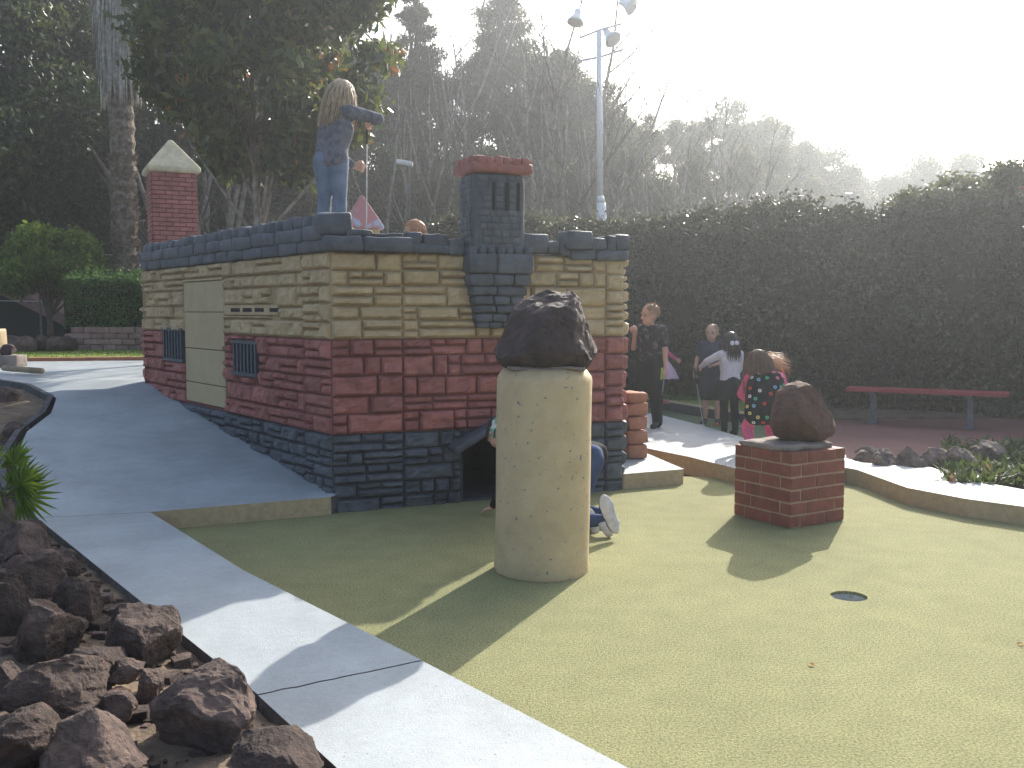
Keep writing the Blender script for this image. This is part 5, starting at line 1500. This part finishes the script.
# padded vest with ring dots
J=g4.J;h=g4.H;sr=(J['shR']-J['shL']).normalized(); cp=[]
for k in(-.055,0,.055):
    cp.append((J['neck']*.35+J['chest']*.65+sr*k*h*.9,J['chest']+sr*k*h,.055*h,.082*h)); cp.append((J['chest']+sr*k*h,J['waist']+sr*k*h,.082*h,.088*h)); cp.append((J['waist']+sr*k*h,J['pelvis']-Z(0,0,.02)+sr*k*h,.088*h,.092*h))
vest=g4.put('vest',caps_mesh('vest',cp,.012,M['blacktee'],3,.006))
dots=[(.62,.05,.04),(.75,.7,.68),(.72,.18,.35),(.1,.45,.25),(.7,.6,.2),(.2,.4,.6)]
dm=[mat('dot_paint',d,rough=.7) for d in dots]
rr=random.Random(2); vm=vest.data; placed=[]
cand=[v for v in vm.vertices if v.normal.y<-.15]
rr.shuffle(cand)
for v in cand:
    if all((v.co-p).length>.062 for p in placed):
        placed.append(v.co.copy()); n=v.normal.copy(); q=n.to_track_quat('Z','Y').to_matrix(); mb=MB(); R1,R2=.0175,.007
        vs=[]
        for rad,hh in((R2,.001),(R2,.004),(R1,.004),(R1,-.004)):
            for k in range(14):
                a=2*PI*k/14; vs.append(v.co+q@Vector((rad*math.cos(a),rad*math.sin(a),hh)))
        mb.add(vs,[(i*14+k,i*14+(k+1)%14,(i+1)*14+(k+1)%14,(i+1)*14+k) for i in range(3) for k in range(14)])
        o=mb.build('dot_applique',dm[len(placed)%6]); o.parent=vest
    if len(placed)>=34: break
g4.hair(M['hairbrown'],620,.25,seed=11,cap=(.084,.092,.082),flow=(.05,-.25,-.95),w=.005,spread=1.2)
mb=MB()
for i in range(110):   # wind-blown locks on the right, sun glow put into their golden colour
    p=J['head']+Z(.05,-.02,.02)+Z(rr.gauss(0,.012),rr.gauss(0,.03),rr.gauss(0,.03)); d=Z(1,.1,-.12+rr.gauss(0,.16)); L0=rr.uniform(.12,.26)
    mb.tube([p,p+d*L0*.4+Z(0,0,.025),p+d*L0*.8+Z(0,0,.01),p+d*L0*1.15+Z(0,0,rr.gauss(-.02,.03))],[.003,.0025,.0015,.0005],4,0,rr.random(),cap=False)
M['hairsunlit']=mat('sunlit_brown_hair',(.55,.27,.10),(.35,.16,.06),rough=.4,scale=30,tint=.4,spec=.5)
o=mb.build('loose_locks',M['hairsunlit'],None,True); o.parent=g4.e; o.matrix_parent_inverse=g4.e.matrix_basis.inverted()
# --- child kneeling at the tunnel mouth behind the column
k5=Person((.38,6.62,0),1.22,math.radians(150),'child on hands and knees at the tunnel mouth, mostly hidden by the tan column',J=dict(
    pelvis=Z(.56,6.60,.50),waist=Z(.42,6.67,.53),chest=Z(.17,6.78,.52),neck=Z(-.02,6.90,.575),head=Z(-.10,6.99,.60),
    shR=Z(.15,6.90,.52),shL=Z(.02,6.74,.52),elR=Z(.02,7.08,.30),wrR=Z(-.10,7.10,.08),elL=Z(-.06,6.78,.30),wrL=Z(-.14,6.88,.07),
    hipR=Z(.59,6.66,.48),hipL=Z(.56,6.54,.48),knR=Z(.44,6.80,.07),knL=Z(.42,6.44,.07),anR=Z(.68,6.62,.07),anL=Z(.60,6.33,.10),toR=Z(.72,6.56,.03),toL=Z(.64,6.25,.03)),
    look=(-.8,.5,-.35),hands=((.4,(-.8,.3,-.3),(.3,.8,0),(0,0,-1)),(.4,(-.9,.2,-.25),(.3,.8,0),(0,0,-1))))
k5.shirt(M['blacktee'],long=True,g=.016,hemf=.8); k5.trousers(M['jeansdark'],g=.010)
k5.shoes(M['shoewhite']); k5.hair(M['hairdark'],120,.04,seed=12,w=.004)
J=k5.J; cp=[('e',J['head']+Z(-.01,.0,.035),(.095,.095,.075),None)]
# knitted cap
o=k5.put('knit_cap',caps_mesh('knit_cap',[(J['head']+Z(0,0,.02),J['head']+Z(.01,-.01,.05),.080,.074)],.007,M['greenstripe'],3,.003))
# soles of the shoes turned to the camera
def sole(c,up,nrm,L0,w):
    up=Vector(up).normalized(); n=Vector(nrm); n=(n-up*n.dot(up)).normalized(); s_=up.cross(n); mb=MB(); N_=24
    out=[]
    for k in range(N_):
        a=2*PI*k/N_; t=math.sin(a); ww=w*(.5 if t>0 else .42)*(1 if abs(t)>.35 else .86)
        out.append((ww*math.cos(a),t*L0/2))
    vs=[]
    for dd,sc in((-.05,.55),(-.032,.95),(-.014,.98),(0,1.0),(.004,.93)):
        for x,y in out: vs.append(Vector(c)+s_*x*sc+up*y*sc+n*dd)
    mb.add(vs,[(i*N_+k,i*N_+(k+1)%N_,(i+1)*N_+(k+1)%N_,(i+1)*N_+k) for i in(0,1) for k in range(N_)]+[tuple(range(N_))],1)
    mb.add(vs,[(i*N_+k,i*N_+(k+1)%N_,(i+1)*N_+(k+1)%N_,(i+1)*N_+k) for i in(2,3) for k in range(N_)]+[tuple(4*N_+k for k in range(N_))],0)
    o=mb.build('shoe',[M['shoewhite'],M['jeansdark']],None,True); o.parent=k5.e; o.matrix_parent_inverse=k5.e.matrix_basis.inverted()
sole(X_(610,514,6.20)+Z(0,0,.0),(-.36,.25,1),(.35,-1,.1),.27,.11); sole(X_(592,521,6.42),(-.3,.3,.8),(.3,-1,.3),.2,.09)
# --- ginger haired person behind the castle, only the top of the head in view
x6=X_(416,225,13.6).x
k6=Person((x6,13.6,T(x6,13.6)),1.84,math.radians(200),'ginger haired person behind the castle wall with only the top of the head showing',J={},hands=(.3,.3),voxel=.01)
k6.shirt(M['greytee'],long=True,hemf=.6); k6.trousers(M['jeans']); k6.shoes(M['shoe']); k6.hair(M['hairred'],300,.10,seed=15,cap=(.072,.082,.078),w=.006)

# ------------------------------------------------------------------ camera, sun, sky, air
cam=bpy.data.cameras.new('camera'); co=bpy.data.objects.new('camera',cam); COL.objects.link(co); S.camera=co
cam.sensor_width=36; cam.lens=36*F/1024; cam.clip_start=.05; cam.clip_end=3000
co.location=(0,0,CAMH); co.rotation_euler=(PI/2-PITCH,0,0)
SAZ=math.radians(24.5); SEL=math.radians(29.5)
sd=Vector((math.sin(SAZ)*math.cos(SEL),math.cos(SAZ)*math.cos(SEL),math.sin(SEL)))
sun=bpy.data.lights.new('sun','SUN'); sun.energy=5.0; sun.angle=math.radians(.55); sun.color=(1,.945,.85)
so=bpy.data.objects.new('sun',sun); COL.objects.link(so); so.rotation_euler=sd.to_track_quat('Z','Y').to_euler()
W=bpy.data.worlds.new('World'); S.world=W; W.use_nodes=True; nt=W.node_tree
sky=nt.nodes.new('ShaderNodeTexSky'); sky.sky_type='NISHITA'; sky.sun_disc=False; sky.sun_elevation=SEL; sky.sun_rotation=SAZ
sky.altitude=50; sky.air_density=1.0; sky.dust_density=3.5; sky.ozone_density=1.0
nt.links.new(sky.outputs['Color'],nt.nodes['Background'].inputs['Color']); nt.nodes['Background'].inputs['Strength'].default_value=.135
bpy.data.scenes.remove(TS)
hz=MB(); hz.box((0,120,33),(620,500,76)); ho=hz.build('haze',[])
hm=bpy.data.materials.new('haze'); hm.use_nodes=True; n=hm.node_tree.nodes; n.remove(n['Principled BSDF'])
pv_=n.new('ShaderNodeVolumePrincipled'); pv_.inputs['Color'].default_value=(.86,.93,1,1); pv_.inputs['Density'].default_value=.0028; pv_.inputs['Anisotropy'].default_value=.68
hm.node_tree.links.new(pv_.outputs[0],n['Material Output'].inputs['Volume']); ho.data.materials.append(hm); tag(ho,kind='stuff')
S.view_settings.view_transform='Standard'; S.view_settings.look='None'; S.view_settings.gamma=1; S.view_settings.exposure=1.25
S.cycles.max_bounces=6; S.cycles.diffuse_bounces=3; S.cycles.transparent_max_bounces=4; S.cycles.volume_bounces=0; S.cycles.transmission_bounces=3
S.cycles.use_denoising=True
